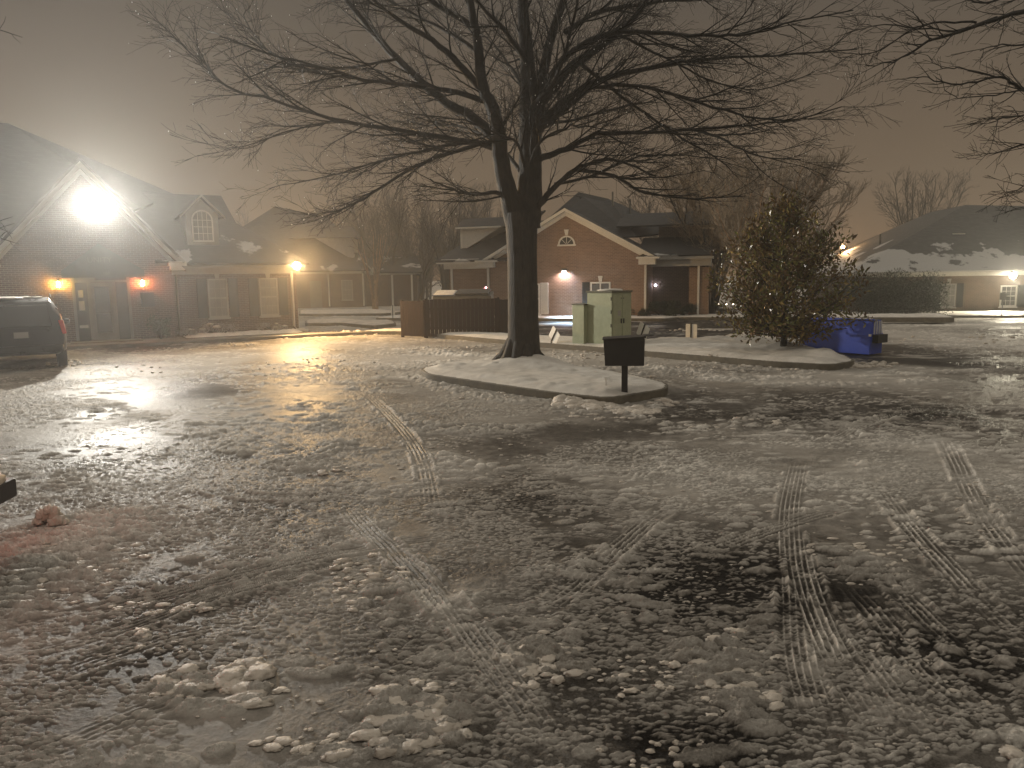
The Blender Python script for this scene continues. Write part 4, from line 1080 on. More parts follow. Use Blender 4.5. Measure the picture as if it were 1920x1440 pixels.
for xx in (5.6, 8.35): obj('downpipe', MB().box(xx-.05, xx+.05, -.09, -.004, .1, 2.7), M['trim'], B)
for xx in (10.6, 12.2): obj('porch_post', MB().box(xx-.07, xx+.07, .75, .89, -.05, 2.55), M['trim'], B)
for xa in (2.0, 6.6): window(B, xa, xa+.9, .6, 2.2, 0, 3, 2, 'blind', .07, mat='trim_dull')
fdo = obj('door', MB().box(4.1, 5.0, -.05, .0-.003, 0, 2.15), M['door'], B)
obj('handle', MB().blob((4.9,-.08,1.0), (.03,.03,.03), 1, 0), M['steel'], fdo)
# ------------------------------------------------------------------ trees
class Twigs:
    """collects branches as rows of points and builds them all as tapering tubes in one mesh"""
    def __init__(s): s.b = {}
    def add(s, pts, rad, sides=3):
        s.b.setdefault((len(pts), sides), []).append((np.array(pts), np.array(rad)))
    def build(s, name, mat, parent, origin=(0,0,0)):
        VV = []; FF = []; o = 0
        for (n, k), L_ in s.b.items():
            P = np.stack([q[0] for q in L_]); R = np.stack([q[1] for q in L_])
            D = np.zeros_like(P); D[:,1:-1] = P[:,2:]-P[:,:-2]; D[:,0] = P[:,1]-P[:,0]; D[:,-1] = P[:,-1]-P[:,-2]
            D /= np.linalg.norm(D, axis=2, keepdims=True)+1e-9
            ref = np.zeros_like(D); mD = D.mean(1); up = np.abs(mD[:,2]) > .85
            rv = np.where(up[:,None], np.array([0,1.,0]), np.array([0,0,1.])); ref[:] = rv[:,None,:]
            A_ = np.cross(D, ref); A_ /= np.linalg.norm(A_, axis=2, keepdims=True)+1e-9
            B_ = np.cross(A_, D)
            ang = 2*np.pi*np.arange(k)/k
            V = P[:,:,None,:]+R[:,:,None,None]*(A_[:,:,None,:]*np.cos(ang)[None,None,:,None]+B_[:,:,None,:]*np.sin(ang)[None,None,:,None])
            m = len(L_); V = V.reshape(-1, 3)
            base = o+(np.arange(m)*n*k)[:,None,None]+(np.arange(n-1)*k)[None,:,None]
            i0 = base+np.arange(k)[None,None,:]; i1 = base+((np.arange(k)+1)%k)[None,None,:]
            F = np.stack([i0, i1, i1+k, i0+k], -1).reshape(-1, 4)
            VV.append(V); FF.append(F); o += len(V)
        V = np.concatenate(VV)-np.array(origin)
        return npobj(name, V, np.concatenate(FF), mat, parent)
TR_ = random.Random(11)
def rv(s=1.0): return Vector((TR_.gauss(0,s), TR_.gauss(0,s), TR_.gauss(0,s)))
def smooth_path(P, n=4):
    Q = []
    for i in range(len(P)-1):
        p0 = P[max(i-1,0)]; p1 = P[i]; p2 = P[i+1]; p3 = P[min(i+2,len(P)-1)]
        for k in range(n):
            t = k/n; Q.append(0.5*((2*p1)+(p2-p0)*t+(2*p0-5*p1+4*p2-p3)*t*t+(3*p1-p0-3*p2+p3)*t**3))
    Q.append(P[-1]); return Q
def shoot(start, d, length, r0, n, wander, droop, upturn=0.0):
    P = [start]; d = d.normalized(); s = length/(n-1)
    for i in range(n-1):
        d = (d+rv(wander)+Vector((0,0,-droop+upturn*i/(n-1)))).normalized()
        P.append(P[-1]+d*s)
    return P
def at(P, t):
    f = t*(len(P)-1); i = min(int(f), len(P)-2); u = f-i
    return P[i].lerp(P[i+1], u), (P[i+1]-P[i]).normalized()
drops = []
def grow(T, P, r0, r1, level, spec, pmin=.12):
    """side shoots along the path P"""
    if level >= len(spec): return
    sp = spec[level]
    L = sum((b-a).length for a, b in zip(P, P[1:]))
    n = max(1, int(L*sp['per_m']*(0.8+.4*TR_.random())))
    for i in range(n):
        t = pmin+(1-pmin)*(i+TR_.random())/n
        p, d = at(P, min(t, .999))
        side = d.cross(Vector(sp.get('ref', (0,0,1)))+rv(sp.get('rand', .5)))
        if side.length < .05: side = Vector((1,0,0))
        side.normalize()
        if (i % 2): side = -side
        a = math.radians(sp['ang']+TR_.gauss(0, 9))
        nd = d*math.cos(a)+side*math.sin(a)
        ln = sp['len']*(0.55+.75*TR_.random())*(1-.55*t if level == 0 else 1-.45*t)
        r = min(sp['r'], (r0+(r1-r0)*t)*.7)
        k = sp['n']
        Q = shoot(p, nd, ln, r, k, sp['wander'], sp['droop'], sp.get('up', 0))
        rr = [max(sp['rmin'], r*(1-.8*j/(k-1))) for j in range(k)]
        T.add(Q, rr, sp.get('sides', 3))
        if sp.get('drop') and TR_.random() < sp['drop']: drops.append(Q[-1]+Vector((0,0,-.012)))
        grow(T, Q, r, sp['rmin'], level+1, spec, .15)
def limb(T, pts, r0, r1, sides=8, n=4):
    P = smooth_path(pts, n); m = len(P)
    P = [p+rv(.012 if i else 0) for i, p in enumerate(P)]
    T.add(P, [r0+(r1-r0)*(i/(m-1))**.8 for i in range(m)], sides)
    return P

# ---- the large bare oak on the near island
Y0 = TREE.y
def oakpts(px, dy):                                # photo positions of a limb; dy = how far it leans away (+) or towards us (-)
    n = len(px); return [DY(a, b, Y0+dy*(i/(n-1))**1.2) for i, (a, b) in enumerate(px)]
OSP = [dict(per_m=3.3, ang=33, len=1.9, r=.022, rmin=.006, n=7, wander=.08, droop=-.01, up=.07, rand=.4, sides=4),
       dict(per_m=5.4, ang=34, len=.95, r=.010, rmin=.004, n=5, wander=.12, droop=.008, up=.03, rand=.7),
       dict(per_m=7.0, ang=36, len=.42, r=.0055, rmin=.0032, n=4, wander=.16, droop=.005, rand=.8, drop=.07)]
oak = thing('oak_tree', 'large bare oak with wide spreading icy branches on the near snowy island', 'tree', tuple(TREE))
TT = Twigs(); TW = Twigs()
trunk = [(978,702),(979,690),(981,672),(982,640),(981,600),(980,540),(979,480),(978,430),(975,398)]
trr = [.56,.47,.41,.375,.355,.345,.34,.36,.37]
TT.add([DY(a, b, Y0) for a, b in trunk], trr, 16)
limbs = [  # photo points, lean, r0, r1
 ([(985,425),(992,370),(994,300),(991,230),(990,150),(985,80),(980,0),(982,-90),(975,-200)], .3, .30, .05),
 ([(970,430),(955,375),(942,320),(936,262),(925,205),(906,165),(898,90),(884,20),(870,-60),(850,-160)], -.8, .22, .035),
 ([(992,300),(1004,240),(1013,180),(1024,110),(1046,30),(1080,-70),(1110,-160)], .9, .17, .04),
 ([(985,420),(1010,385),(1045,345),(1090,312),(1150,300),(1230,330)], -.9, .085, .015),
 ([(1080,318),(1150,330),(1210,360),(1300,372),(1400,368)], .8, .045, .01),
 ([(996,300),(1030,290),(1070,276),(1120,250),(1200,248),(1300,243),(1380,236),(1490,226)], -1.0, .075, .012),
 ([(1300,243),(1360,265),(1420,292),(1500,300)], -1.5, .03, .008),
 ([(1003,248),(1030,215),(1072,178),(1130,148),(1250,122),(1310,112),(1450,104),(1610,92)], 1.5, .10, .012),
 ([(1010,245),(1060,205),(1110,165),(1200,162),(1290,186),(1380,212),(1470,225),(1580,200)], -1.3, .06, .010),
 ([(1015,190),(1080,120),(1150,70),(1200,20),(1245,-50),(1300,-120)], 1.2, .11, .02),
 ([(1025,150),(1070,100),(1140,62),(1250,62),(1330,66),(1400,64),(1470,45),(1600,20)], -1.6, .065, .010),
 ([(1060,60),(1130,20),(1230,5),(1340,-10),(1440,-40)], 2.4, .06, .012),
 ([(1160,65),(1250,110),(1330,150),(1420,168),(1520,140)], 2.6, .03, .008),
 ([(1090,120),(1190,200),(1280,260),(1350,300),(1380,330)], 2.5, .04, .008),
 ([(935,275),(860,262),(740,244),(620,222),(520,190),(430,165),(370,110),(330,75)], -.8, .06, .008),
 ([(930,262),(890,225),(820,180),(745,110),(690,50),(635,-20),(590,-90)], 1.2, .13, .03),
 ([(906,172),(860,120),(810,75),(750,40),(690,-10),(640,-60)], -1.8, .08, .02),
 ([(936,285),(880,268),(800,282),(720,300),(620,330),(505,352)], 1.4, .045, .008),
 ([(915,190),(840,170),(750,158),(680,150),(600,125),(500,100),(415,70)], -2.2, .06, .010),
 ([(962,372),(930,362),(890,364),(850,356),(808,338)], -1.4, .055, .012),
 ([(930,262),(860,282),(780,312),(700,360),(640,392),(600,400)], -2.4, .05, .009),
 ([(900,100),(840,60),(760,20),(690,-20),(600,-40)], 2.2, .05, .012),
 ([(890,50),(820,10),(740,-40),(650,-90)], -.6, .07, .02),
 ([(745,110),(680,122),(600,130),(520,108),(460,40),(470,10)], 1.6, .03, .008),
 ([(640,225),(560,240),(480,268),(420,280)], -1.0, .02, .006),
 ([(988,120),(950,60),(900,10),(850,-50)], -2.5, .06, .015),
 ([(990,180),(960,130),(930,90),(900,60)], 2.8, .05, .012),
 ([(995,200),(1040,150),(1070,60),(1090,-40)], -2.8, .06, .015),
 ([(990,320),(1010,270),(1060,240),(1110,235),(1170,215)], -3.0, .035, .008),
 ([(985,330),(970,270),(930,250),(870,225),(790,215)], -3.0, .035, .008),
 ([(985,300),(1000,240),(1080,225),(1170,200),(1230,190)], 3.6, .05, .012),
 ([(975,320),(940,280),(880,240),(800,235),(730,225)], 3.8, .05, .012),
 ([(1040,345),(1110,330),(1180,300),(1260,290),(1360,300)], 1.8, .035, .009)]
OD = random.Random(3)
for i, (pp, dy, r0, r1) in enumerate(limbs):
    P0 = oakpts(pp, dy)
    if pp[0][0] not in (985, 970) and i not in (0, 1, 2):
        pass
    r0 *= 1.18; r1 *= 1.15
    P = limb(TT, P0, r0, r1, 10 if r0 > .12 else 7)
    grow(TW, P, r0, r1, 0, OSP, .22 if r0 > .15 else .10)
# root flare
for a in range(9):
    t = a*2*math.pi/9+.2; u = Vector((math.cos(t), math.sin(t), 0)); k = .9+.25*OD.random()
    TT.add([TREE+u*.22+Vector((0,0,.75)), TREE+u*.40*k+Vector((0,0,.38)), TREE+u*.62*k+Vector((0,0,.20)), TREE+u*.95*k+Vector((0,0,.06))], [.12,.13,.10,.04], 7)
TT.build('trunk', M['bark'], oak, tuple(TREE))
TW.build('crown', M['twig'], oak, tuple(TREE))
Vi, Fi = icos(1)
dn_ = []; df_ = []
for i, p in enumerate(drops[:2600]):
    r = .005+.006*OD.random()
    dn_.append(np.array(p-TREE)+Vi*r*np.array([1,1,1.5])); df_.append(Fi+i*len(Vi))
dd_ = npobj('ice_drops', np.concatenate(dn_), np.concatenate(df_), M['icedrop'], oak); dd_['kind'] = 'stuff'
print('drops', len(drops))

# ---- the tree off to the right whose branches hang into the picture
drops = []
ot = thing('overhanging_tree', 'bare tree at the right edge with branches reaching in from outside', 'tree', (10.6, 12.5, 0))
T1 = Twigs(); T2 = Twigs(); yo_ = 12.5
base = Vector((10.6, yo_, 0))
T1.add(smooth_path([base+Vector((0,0,-.05)), base+Vector((.02,0,.5)), base+Vector((.05,.05,2.2)), base+Vector((0,0,4.2)), base+Vector((.15,0,6.5)), base+Vector((.1,0,9))], 3), [.34,.27,.25,.24,.235,.23,.22,.2,.19,.18,.17,.16,.14,.12,.10,.08], 12)
RSP = [dict(per_m=4.5, ang=38, len=.9, r=.012, rmin=.004, n=6, wander=.10, droop=.0, up=.04, rand=.5),
       dict(per_m=6.0, ang=40, len=.38, r=.005, rmin=.003, n=4, wander=.14, droop=.0, rand=.8), dict(per_m=6.0, ang=45, len=.14, r=.0035, rmin=.0025, n=3, wander=.15, droop=-.02, rand=.8)]
for (pp, dy, r0, r1) in [
   ([(2160,60),(2040,40),(1930,22),(1870,35),(1800,60),(1740,78),(1690,110),(1625,122)], -.8, .07, .006),
   ([(1830,42),(1770,42),(1700,50),(1650,45),(1610,60)], -.5, .02, .005),
   ([(1870,32),(1790,58),(1710,56),(1640,98),(1560,98)], .8, .02, .005),
   ([(2160,290),(2060,240),(1960,190),(1905,160),(1865,145),(1800,158),(1740,146),(1705,144)], .6, .05, .005),
   ([(1865,145),(1800,128),(1760,124),(1735,100)], .9, .015, .004),
   ([(1970,195),(1920,172),(1870,176),(1800,184),(1770,168)], -.8, .02, .004),
   ([(2160,-20),(2050,-60),(1960,-20),(1900,-10),(1840,5),(1800,-10)], 1.0, .05, .008),
   ([(2160,330),(2060,260),(1960,215),(1900,220),(1860,222),(1850,228)], -1.2, .03, .005),
   ([(2160,330),(2050,280),(1960,268),(1900,276),(1858,288),(1832,292)], .4, .03, .004),
   ([(2160,400),(2060,370),(1980,340),(1920,352),(1875,368)], -.4, .03, .004),
   ([(2160,410),(2080,390),(1990,378),(1930,388),(1890,386)], .6, .02, .004),
   ([(2150,150),(2060,120),(1980,90),(1900,84),(1840,92)], -1.4, .04, .006)]:
    n = len(pp); Q = [DY(a, b, yo_+dy*(i/(n-1))) for i, (a, b) in enumerate(pp)]
    if pp[0][0] > 2100: Q = [Vector((10.65, yo_, Q[0].z-.5))]+Q
    P = limb(T1, Q, r0, r1, 6)
    grow(T2, P, r0, r1, 0, RSP, .3)
T1.build('trunk', M['bark'], ot, (10.6, 12.5, 0)); T2.build('crown', M['twig'], ot, (10.6, 12.5, 0))

# ---- a smaller one at the left edge
lt = thing('bare_sapling', 'bare sapling outside the left edge, thin twig tips reaching into view', 'tree', (-9.3, 10.5, 0))
T1 = Twigs(); T2 = Twigs(); b0 = Vector((-9.3, 10.5, 0))
T1.add([b0+Vector((0,0,-.05)), b0+Vector((.03,0,1.5)), b0+Vector((-.03,0,3.2)), b0+Vector((.02,0,5.0)), b0+Vector((0,0,6.3))], [.10,.08,.06,.04,.02], 8)
for pp in ([(-180,120),(-90,62),(0,56),(42,70)], [(-180,330),(-80,390),(0,428),(24,438)], [(-180,360),(-60,440),(0,446),(36,458)], [(-180,360),(-70,400),(0,415),(12,428)]):
    n = len(pp); T1.add([b0+Vector((0,0,6.0 if pp[0][1] < 200 else 2.9))]+[DY(a, b, 10.5-.3*i) for i, (a, b) in enumerate(pp)], [.02,.014,.010,.006,.003], 4)
    P = [DY(a, b, 10.5-.3*i) for i, (a, b) in enumerate(pp)]
    for j in range(4):
        p, d = at(P, .3+.18*j); T2.add(shoot(p, d+Vector((.1,0,.6*(-1)**j)), .22, .004, 4, .1, 0), [.004,.003,.003,.002], 3)
T1.build('trunk', M['bark'], lt, tuple(b0)); T2.build('crown', M['twig'], lt, tuple(b0))

# ---- bare trees and myrtles beyond
def vase_tree(name, label, cat, base, stems, hgt, spread, spec, mats, seed, group=None, r=.05, split=2, lean=(0,0), sway=.05, pods=0, tmin=.1):
    global TR_
    TR_ = random.Random(seed)
    t = thing(name, label, cat, tuple(base), 0, group)
    T1 = Twigs(); T2 = Twigs(); tips = []
    for i in range(stems):
        a = 2*math.pi*(i+.4*TR_.random())/stems
        out = Vector((math.cos(a), math.sin(a), 0))
        k = .35+.65*TR_.random()
        p0 = base+out*.10*stems**.5*r*6
        top = base+Vector((out.x*spread*k+lean[0], out.y*spread*k+lean[1], hgt*(1.0-.28*k*TR_.random())))
        m1 = p0.lerp(top, .33)+Vector((out.x*-.12*spread*k, out.y*-.12*spread*k, hgt*.08))
        P = limb(T1, [p0+Vector((0,0,-.05)), m1, p0.lerp(top, .68)+rv(sway*2)+Vector((0,0,.03*hgt)), top], r*(.8+.4*TR_.random()), r*.12, 7)
        grow(T2, P, r*.6, r*.1, 0, spec, tmin); tips.append(P[-1])
        for j in range(split):                     # forks
            tt = .18+.5*TR_.random(); p, d = at(P, tt)
            u = Vector((TR_.gauss(0,1), TR_.gauss(0,1), 0)).normalized()
            e_ = p+d*(hgt*(1-tt)*.6)+u*spread*.35+Vector((0,0,hgt*(1-tt)*.3))
            Q = limb(T1, [p, p.lerp(e_, .5)+rv(sway), e_], r*.55*(1-tt), r*.1, 5)
            grow(T2, Q, r*.4, r*.1, 0, spec, .1)
    T1.build('trunk', mats[0], t, tuple(base)); T2.build('crown', mats[1], t, tuple(base))
    return t
MSP = [dict(per_m=6.5, ang=26, len=1.1, r=.014, rmin=.008, n=5, wander=.08, droop=-.05, rand=1.5, sides=3),
       dict(per_m=7.0, ang=28, len=.5, r=.007, rmin=.0045, n=4, wander=.1, droop=-.05, rand=1.5),
       dict(per_m=7.0, ang=35, len=.22, r=.006, rmin=.005, n=3, wander=.15, droop=-.03, rand=1.5)]
crep = G(1415, 634, .15)
mb_ = vase_tree('crepe_myrtle', 'broad multi stemmed myrtle with tan stems just behind the leafy magnolia', 'tree', crep, 9, 5.3, 3.3, MSP, (M['bark_pale'], M['twig_pale']), 5, 'bare myrtles beyond the lot', .055, 3, lean=(.25,.2))
cr2 = G(1352, 598)
vase_tree('crepe_myrtle', 'dark multi stemmed myrtle at the right corner of the brick house', 'tree', Vector((cr2.x, 40.2, 0)), 8, 7.6, 4.0,
   [dict(per_m=3.6, ang=26, len=1.7, r=.018, rmin=.009, n=5, wander=.08, droop=-.05, rand=1.5), dict(per_m=5, ang=28, len=.8, r=.010, rmin=.008, n=4, wander=.1, droop=-.05, rand=1.5), dict(per_m=5, ang=35, len=.35, r=.008, rmin=.007, n=3, wander=.1, droop=-.03, rand=1.5)],
   (M['bark'], M['twig_pale']), 8, 'bare myrtles beyond the lot', .11, 3, lean=(.3,0))
FSP = [dict(per_m=1.7, ang=32, len=2.6, r=.04, rmin=.018, n=5, wander=.09, droop=-.03, rand=1.5),
       dict(per_m=2.6, ang=32, len=1.2, r=.02, rmin=.013, n=4, wander=.12, droop=-.02, rand=1.5), dict(per_m=3, ang=35, len=.6, r=.014, rmin=.011, n=3, wander=.12, droop=-.02, rand=1.5)]
def far_tree(px, Y, hgt, spread, label, seed, stems=5, r=.16, spec=FSP, grp='bare trees in the haze behind the lot'):
    p = DY(px, 520, Y); vase_tree('bare_tree', label, 'tree', Vector((p.x, Y, float(gz(p.x, Y)))), stems, hgt, spread, spec, (M['twig_far'], M['twig_far']), seed, grp, r, 2)
far_tree(668, 70, 8.6, 3.2, 'hazy bare tree behind the far office, leftmost of the row', 21)
far_tree(728, 66, 9.0, 3.0, 'hazy bare tree right of the small forked myrtle', 22)
far_tree(786, 68, 8.4, 3.2, 'hazy bare tree midway between the far office and brick house', 23)
far_tree(838, 66, 9.2, 3.0, 'hazy bare tree just left of the brick house roof', 24)
far_tree(900, 74, 9.6, 3.2, 'hazy bare tree rising behind the big oak trunk', 25)
far_tree(1716, 88, 13.0, 4.6, 'tall hazy bare tree behind the hip roof on the right', 26, 6, .2)
far_tree(1250, 62, 8.6, 3.4, 'dark bare tree behind the brick house ridge', 27)
WD = Twigs(); wr_ = random.Random(99)
for i in range(150):
    b_ = Vector((-62+70*(i+wr_.random())/150, 84+wr_.uniform(-5, 12), -.1)); h_ = 4.5+4.0*wr_.random()
    WD.add([b_, b_+Vector((wr_.gauss(0,.2), 0, h_*.45)), b_+Vector((wr_.gauss(0,.6), wr_.gauss(0,.5), h_))], [.14,.09,.02], 4)
    for j in range(26):
        t = .08+.85*wr_.random(); p = b_+Vector((0,0,h_*t)); q = Vector((wr_.gauss(0,1.1), wr_.gauss(0,.9), h_*.28*(.4+wr_.random())))
        WD.add([p, p+q*.5+Vector((0,0,.15)), p+q*1.1], [.05,.035,.015], 3)
        for k in range(4):
            s_ = p+q*(.3+.7*wr_.random()); u = Vector((wr_.gauss(0,.6), wr_.gauss(0,.5), .2+.7*wr_.random()))
            WD.add([s_, s_+u*.5+Vector((0,0,.1)), s_+u], [.025,.02,.012], 3)
wo = WD.build('bare_woods', M['twig_far'], None); wo['kind'] = 'stuff'; wo['label'] = 'hazy mass of bare woods far behind the lot'; wo['category'] = 'woods'
p7 = G(704, 581)
vase_tree('forked_myrtle', 'small pale forked myrtle on the far snowy island', 'tree', Vector((p7.x, p7.y, .1)), 4, 5.6, 1.5, [dict(per_m=2, ang=30, len=1.2, r=.03, rmin=.015, n=4, wander=.1, droop=-.03, rand=1.5), dict(per_m=3, ang=30, len=.6, r=.016, rmin=.012, n=3, wander=.1, droop=0, rand=1.5)], (M['bark_pale'], M['twig_far']), 31, None, .10, 2)

# ---- leafy evergreen: magnolia, and shrubs
def leaves(cl, n, size, seed, up=.4):
    """n folded leaves scattered through clumps (centre, radii)"""
    r_ = np.random.default_rng(seed)
    wts = np.array([c[1][0]*c[1][1]*c[1][2] for c in cl]); wts = wts**.75; wts /= wts.sum()
    pick = r_.choice(len(cl), n, p=wts)
    cen = np.array([c[0] for c in cl])[pick]; rad = np.array([c[1] for c in cl])[pick]
    d = r_.normal(size=(n,3)); d /= np.linalg.norm(d, axis=1, keepdims=True)
    rr = r_.random(n)**.45
    P = cen+d*rad*rr[:,None]
    ax = d*.9+r_.normal(size=(n,3))*.6+np.array([0,0,up]); ax /= np.linalg.norm(ax, axis=1, keepdims=True)
    sd = np.cross(ax, r_.normal(size=(n,3))); sd /= np.linalg.norm(sd, axis=1, keepdims=True)
    nm = np.cross(ax, sd)
    s = size*(.6+.7*r_.random(n))[:,None]
    V = np.stack([P, P+ax*s*.5+sd*s*.2+nm*s*.07, P+ax*s, P+ax*s*.5-sd*s*.2+nm*s*.07, P+ax*s*.5-nm*s*.02], 1).reshape(-1,3)
    b = (np.arange(n)*5)[:,None]
    F = np.concatenate([b+np.array([[0,4,1]]), b+np.array([[1,4,2]]), b+np.array([[0,3,4]]), b+np.array([[3,2,4]])])
    return V, F
mg = G(1468, 657, .2)
mt = thing('magnolia_tree', 'leafy glossy magnolia with rusty leaves standing on the long snowy island', 'tree', tuple(mg))
TR_ = random.Random(17); T1 = Twigs(); cl = []
T1.add(smooth_path([mg+Vector((0,0,-.1)), mg+Vector((.02,0,.6)), mg+Vector((-.02,.03,1.8)), mg+Vector((.03,0,3.0)), mg+Vector((-.12,0,3.8))], 3), list(np.linspace(.10,.02,13)), 10)
for i in range(120):
    z_ = .68+3.27*((i+TR_.random())/120)**1.05
    prof = 1.60*max(.06, math.sin(math.pi*min(1, max(.06, (z_-.05)/4.05))**.82))**.85
    a = i*2.399+TR_.gauss(0,.25); k = prof*(.62+.55*TR_.random())
    e_ = mg+Vector((math.cos(a)*k, math.sin(a)*k, z_+.12*k*TR_.gauss(0,1)))
    s_ = mg+Vector((0,0,max(.35, z_-.55*k-.15)))
    P = [s_, s_.lerp(e_, .5)+rv(.06)+Vector((0,0,-.05)), e_]
    T1.add(P, [.022,.014,.006], 4)
    for t in (.45, .72, 1.0):
        c = at(P, min(t,.99))[0]; q = (.13+.12*TR_.random())*(1.15 if z_ < 3 else .8)
        cl.append((tuple(c-mg), (q*1.35, q*1.35, q)))
cl.append(((1.75,-.3,.85),(.30,.25,.12))); cl.append(((2.05,-.35,.72),(.25,.2,.1))); cl.append(((1.4,-.4,.65),(.35,.25,.14)))
T1.add([mg+Vector((.05,0,.6)), mg+Vector((.8,-.2,.75)), mg+Vector((1.6,-.3,.8)), mg+Vector((2.2,-.4,.75))], [.03,.02,.014,.006], 5)
V, F = leaves(cl, 10500, .145, 4)
T1.build('trunk', M['bark'], mt, tuple(mg))
npobj('crown', V, F, M['leaf'], mt, smooth=False)
def shrub(name, label, base, w_, d_, h_, n, seed, mat, size=.09, snow=True, group=None, stuffed=14):
    rs = random.Random(seed); t = thing(name, label, 'shrub', tuple(base), 0, group); cl = []
    st = Twigs()
    for i in range(stuffed):
        a = rs.random()*6.28; k = rs.random()**.5
        c = (math.cos(a)*w_*.5*k, math.sin(a)*d_*.5*k, h_*(.25+.6*rs.random())*(1-.25*k))
        q = .22*min(w_, h_)*(.8+.6*rs.random()); cl.append((c, (q*1.2, q, q)))
        st.add([Vector((0,0,-.05))+Vector(base), Vector((c[0]*.4, c[1]*.4, c[2]*.5))+Vector(base), Vector(c)+Vector(base)], [.02,.014,.006], 4)
    st.build('stems', M['bark'], t, tuple(base))
    V, F = leaves(cl, n, size, seed); npobj('foliage', V, F, M[mat], t, smooth=False)
    if snow:
        m = MB()
        for i in range(max(3, stuffed//4)):
            c, r_ = cl[i]; m.blob((c[0], c[1], c[2]+r_[2]*.8), (r_[0]*.8, r_[1]*.8, r_[2]*.3), seed+i, .4)
        obj('snow_cap', m, M['snow'], t, True)
    return t
def hb(px, Y): p = DY(px, 520, Y); return Vector((p.x, Y, float(gz(p.x, Y))))
shrub('evergreen_shrub', 'tall dark evergreen bush before the right-hand office, left of the pair', hb(1640, 44.5), 4.2, 3, 3.1, 15000, 41, 'needle', .12, False, 'tall dark bushes at the right-hand office', 40)
shrub('evergreen_shrub', 'tall dark evergreen bush before the right-hand office, nearest its window', hb(1706, 45.0), 3.4, 2.6, 2.9, 13000, 42, 'needle', .12, False, 'tall dark bushes at the right-hand office', 34)
shrub('low_hedge', 'low dark hedge between the myrtle stems with lights beyond', hb(1392, 46.0), 6.0, 1.2, .9, 7000, 43, 'needle', .10, True, None, 30)
shrub('low_shrub', 'low dark bush against the shaded wall of the brick house', Vector(MC_ @ Vector((9.2, .5, .1))), 3.2, 1.2, .85, 5000, 44, 'needle', .10, False, None, 16)
for i, (x_, w__, h__, lab) in enumerate(((7.1, 1.5, .62, 'snow covered bush under the left window of the dark brick office'), (9.1, 1.2, .42, 'small snow flecked bush under the right window of the dark brick office'), (5.9, .9, .35, 'tiny snowy bush in the corner right of the entrance gable'))):
    shrub('snowy_bush', lab, ML_ @ Vector((x_, -.35, .14)), w__, .8, h__, 1600, 50+i, 'frosted', .05, True, 'snowy bushes in the planting bed', 12)
shrub('leafy_potted_shrub', 'dark leggy shrub by the right side of the office door', ML_ @ Vector((4.95, -.45, .12)), .7, .5, 1.05, 1500, 60, 'needle', .08, False, None, 12)
# ------------------------------------------------------------------ props
# black mailbox on a post
mbx = thing('mailbox', 'black metal mailbox on a square post at the tip of the near island', 'mailbox', (POST.x, POST.y, .15), math.radians(-8))
obj('post', MB().box(-.055, .055, -.055, .055, -.1, .55), M['black_metal'], mbx, bevel=.006)
bx = MB().prism([(-.34,.50),(.33,.50),(.34,.97),(-.37,.96)], -.24, .24)
obj('box', bx, M['black_metal'], mbx, bevel=.012)
obj('lid', MB().hexa([(-.385,-.26,.955),(.36,-.26,.985),(.36,.26,.985),(-.385,.26,.955)], [(-.385,-.26,.972),(.36,-.26,1.01),(.36,.26,1.01),(-.385,.26,.972)]), M['black_metal'], mbx)
obj('delivery_flap', MB().prism([(.30,1.0),(.50,1.025),(.50,1.03),(.33,1.02)], -.2, .2), M['black_metal'], mbx)
stk = G(1136, 726, .18)
s_ = thing('marker_stake', 'short white marker stake in the snow left of the mailbox', 'stake', tuple(stk))
obj('stake', MB().box(-.013, .013, -.006, .006, -.12, .17), M['white_metal'], s_, bevel=.003)
obj('cap', MB().box(-.05, .05, -.03, .03, .17, .185), M['white_metal'], s_)

# green utility cabinets on the long island
cb = G(1147, 651, .12); ca = math.radians(-17)
cab = thing('utility_cabinet', 'tall pale green utility cabinet with a dark double door side', 'cabinet', (cb.x, cb.y, .10), math.radians(45))
# local: x to the right-back, y to the left-back
D_ = .92; W_ = .95
obj('body', MB().box(0, W_, 0, D_, 0, 1.60), M['green'], cab, bevel=.01)
obj('lid', MB().box(-.03, W_+.03, -.03, D_+.03, 1.603, 1.66), M['green_lid'], cab, bevel=.008)
obj('snow_cap', MB().blob((.5,.45,1.665), (.42,.38,.05), 3, .3, 14, 8), M['snow'], cab, True)
for a, b in ((.03,.465),(.485,.92)):
    dr_ = obj('door', MB().box(a, b, -.022, -.002, .05, 1.55), M['green'], cab, bevel=.004)
    hx = b-.05 if a < .1 else a+.05
    obj('handle', MB().box(hx-.015, hx+.015, -.05, -.0225, .70, .84), M['black_metal'], dr_)
    obj('latch', MB().blob((hx, -.03, 1.44), (.022,.012,.022), 1, 0), M['steel'], dr_, True)
obj('warning_label', MB().box(.26, .40, -.0245, -.0225, .92, 1.08), M['trim_dull'], cab)
hm_ = MB()
for zz in (.2, .6, 1.0, 1.38): hm_.box(-.022, -.002, .005, .03, zz, zz+.10)
obj('hinges', hm_, M['black_metal'], cab)
b2 = G(1112, 649, .12)
cab2 = thing('narrow_cabinet', 'narrower pale green cabinet standing left of the tall one', 'cabinet', (b2.x-.02, b2.y+.35, .10), math.radians(45))
obj('body', MB().box(-.34, .14, .0, .46, 0, 1.24), M['green'], cab2, bevel=.01)
obj('lid', MB().box(-.36, .16, -.02, .48, 1.243, 1.28), M['green_lid'], cab2, bevel=.006)
obj('door', MB().box(-.31, .11, -.02, -.002, .06, 1.18), M['green'], cab2, bevel=.004)

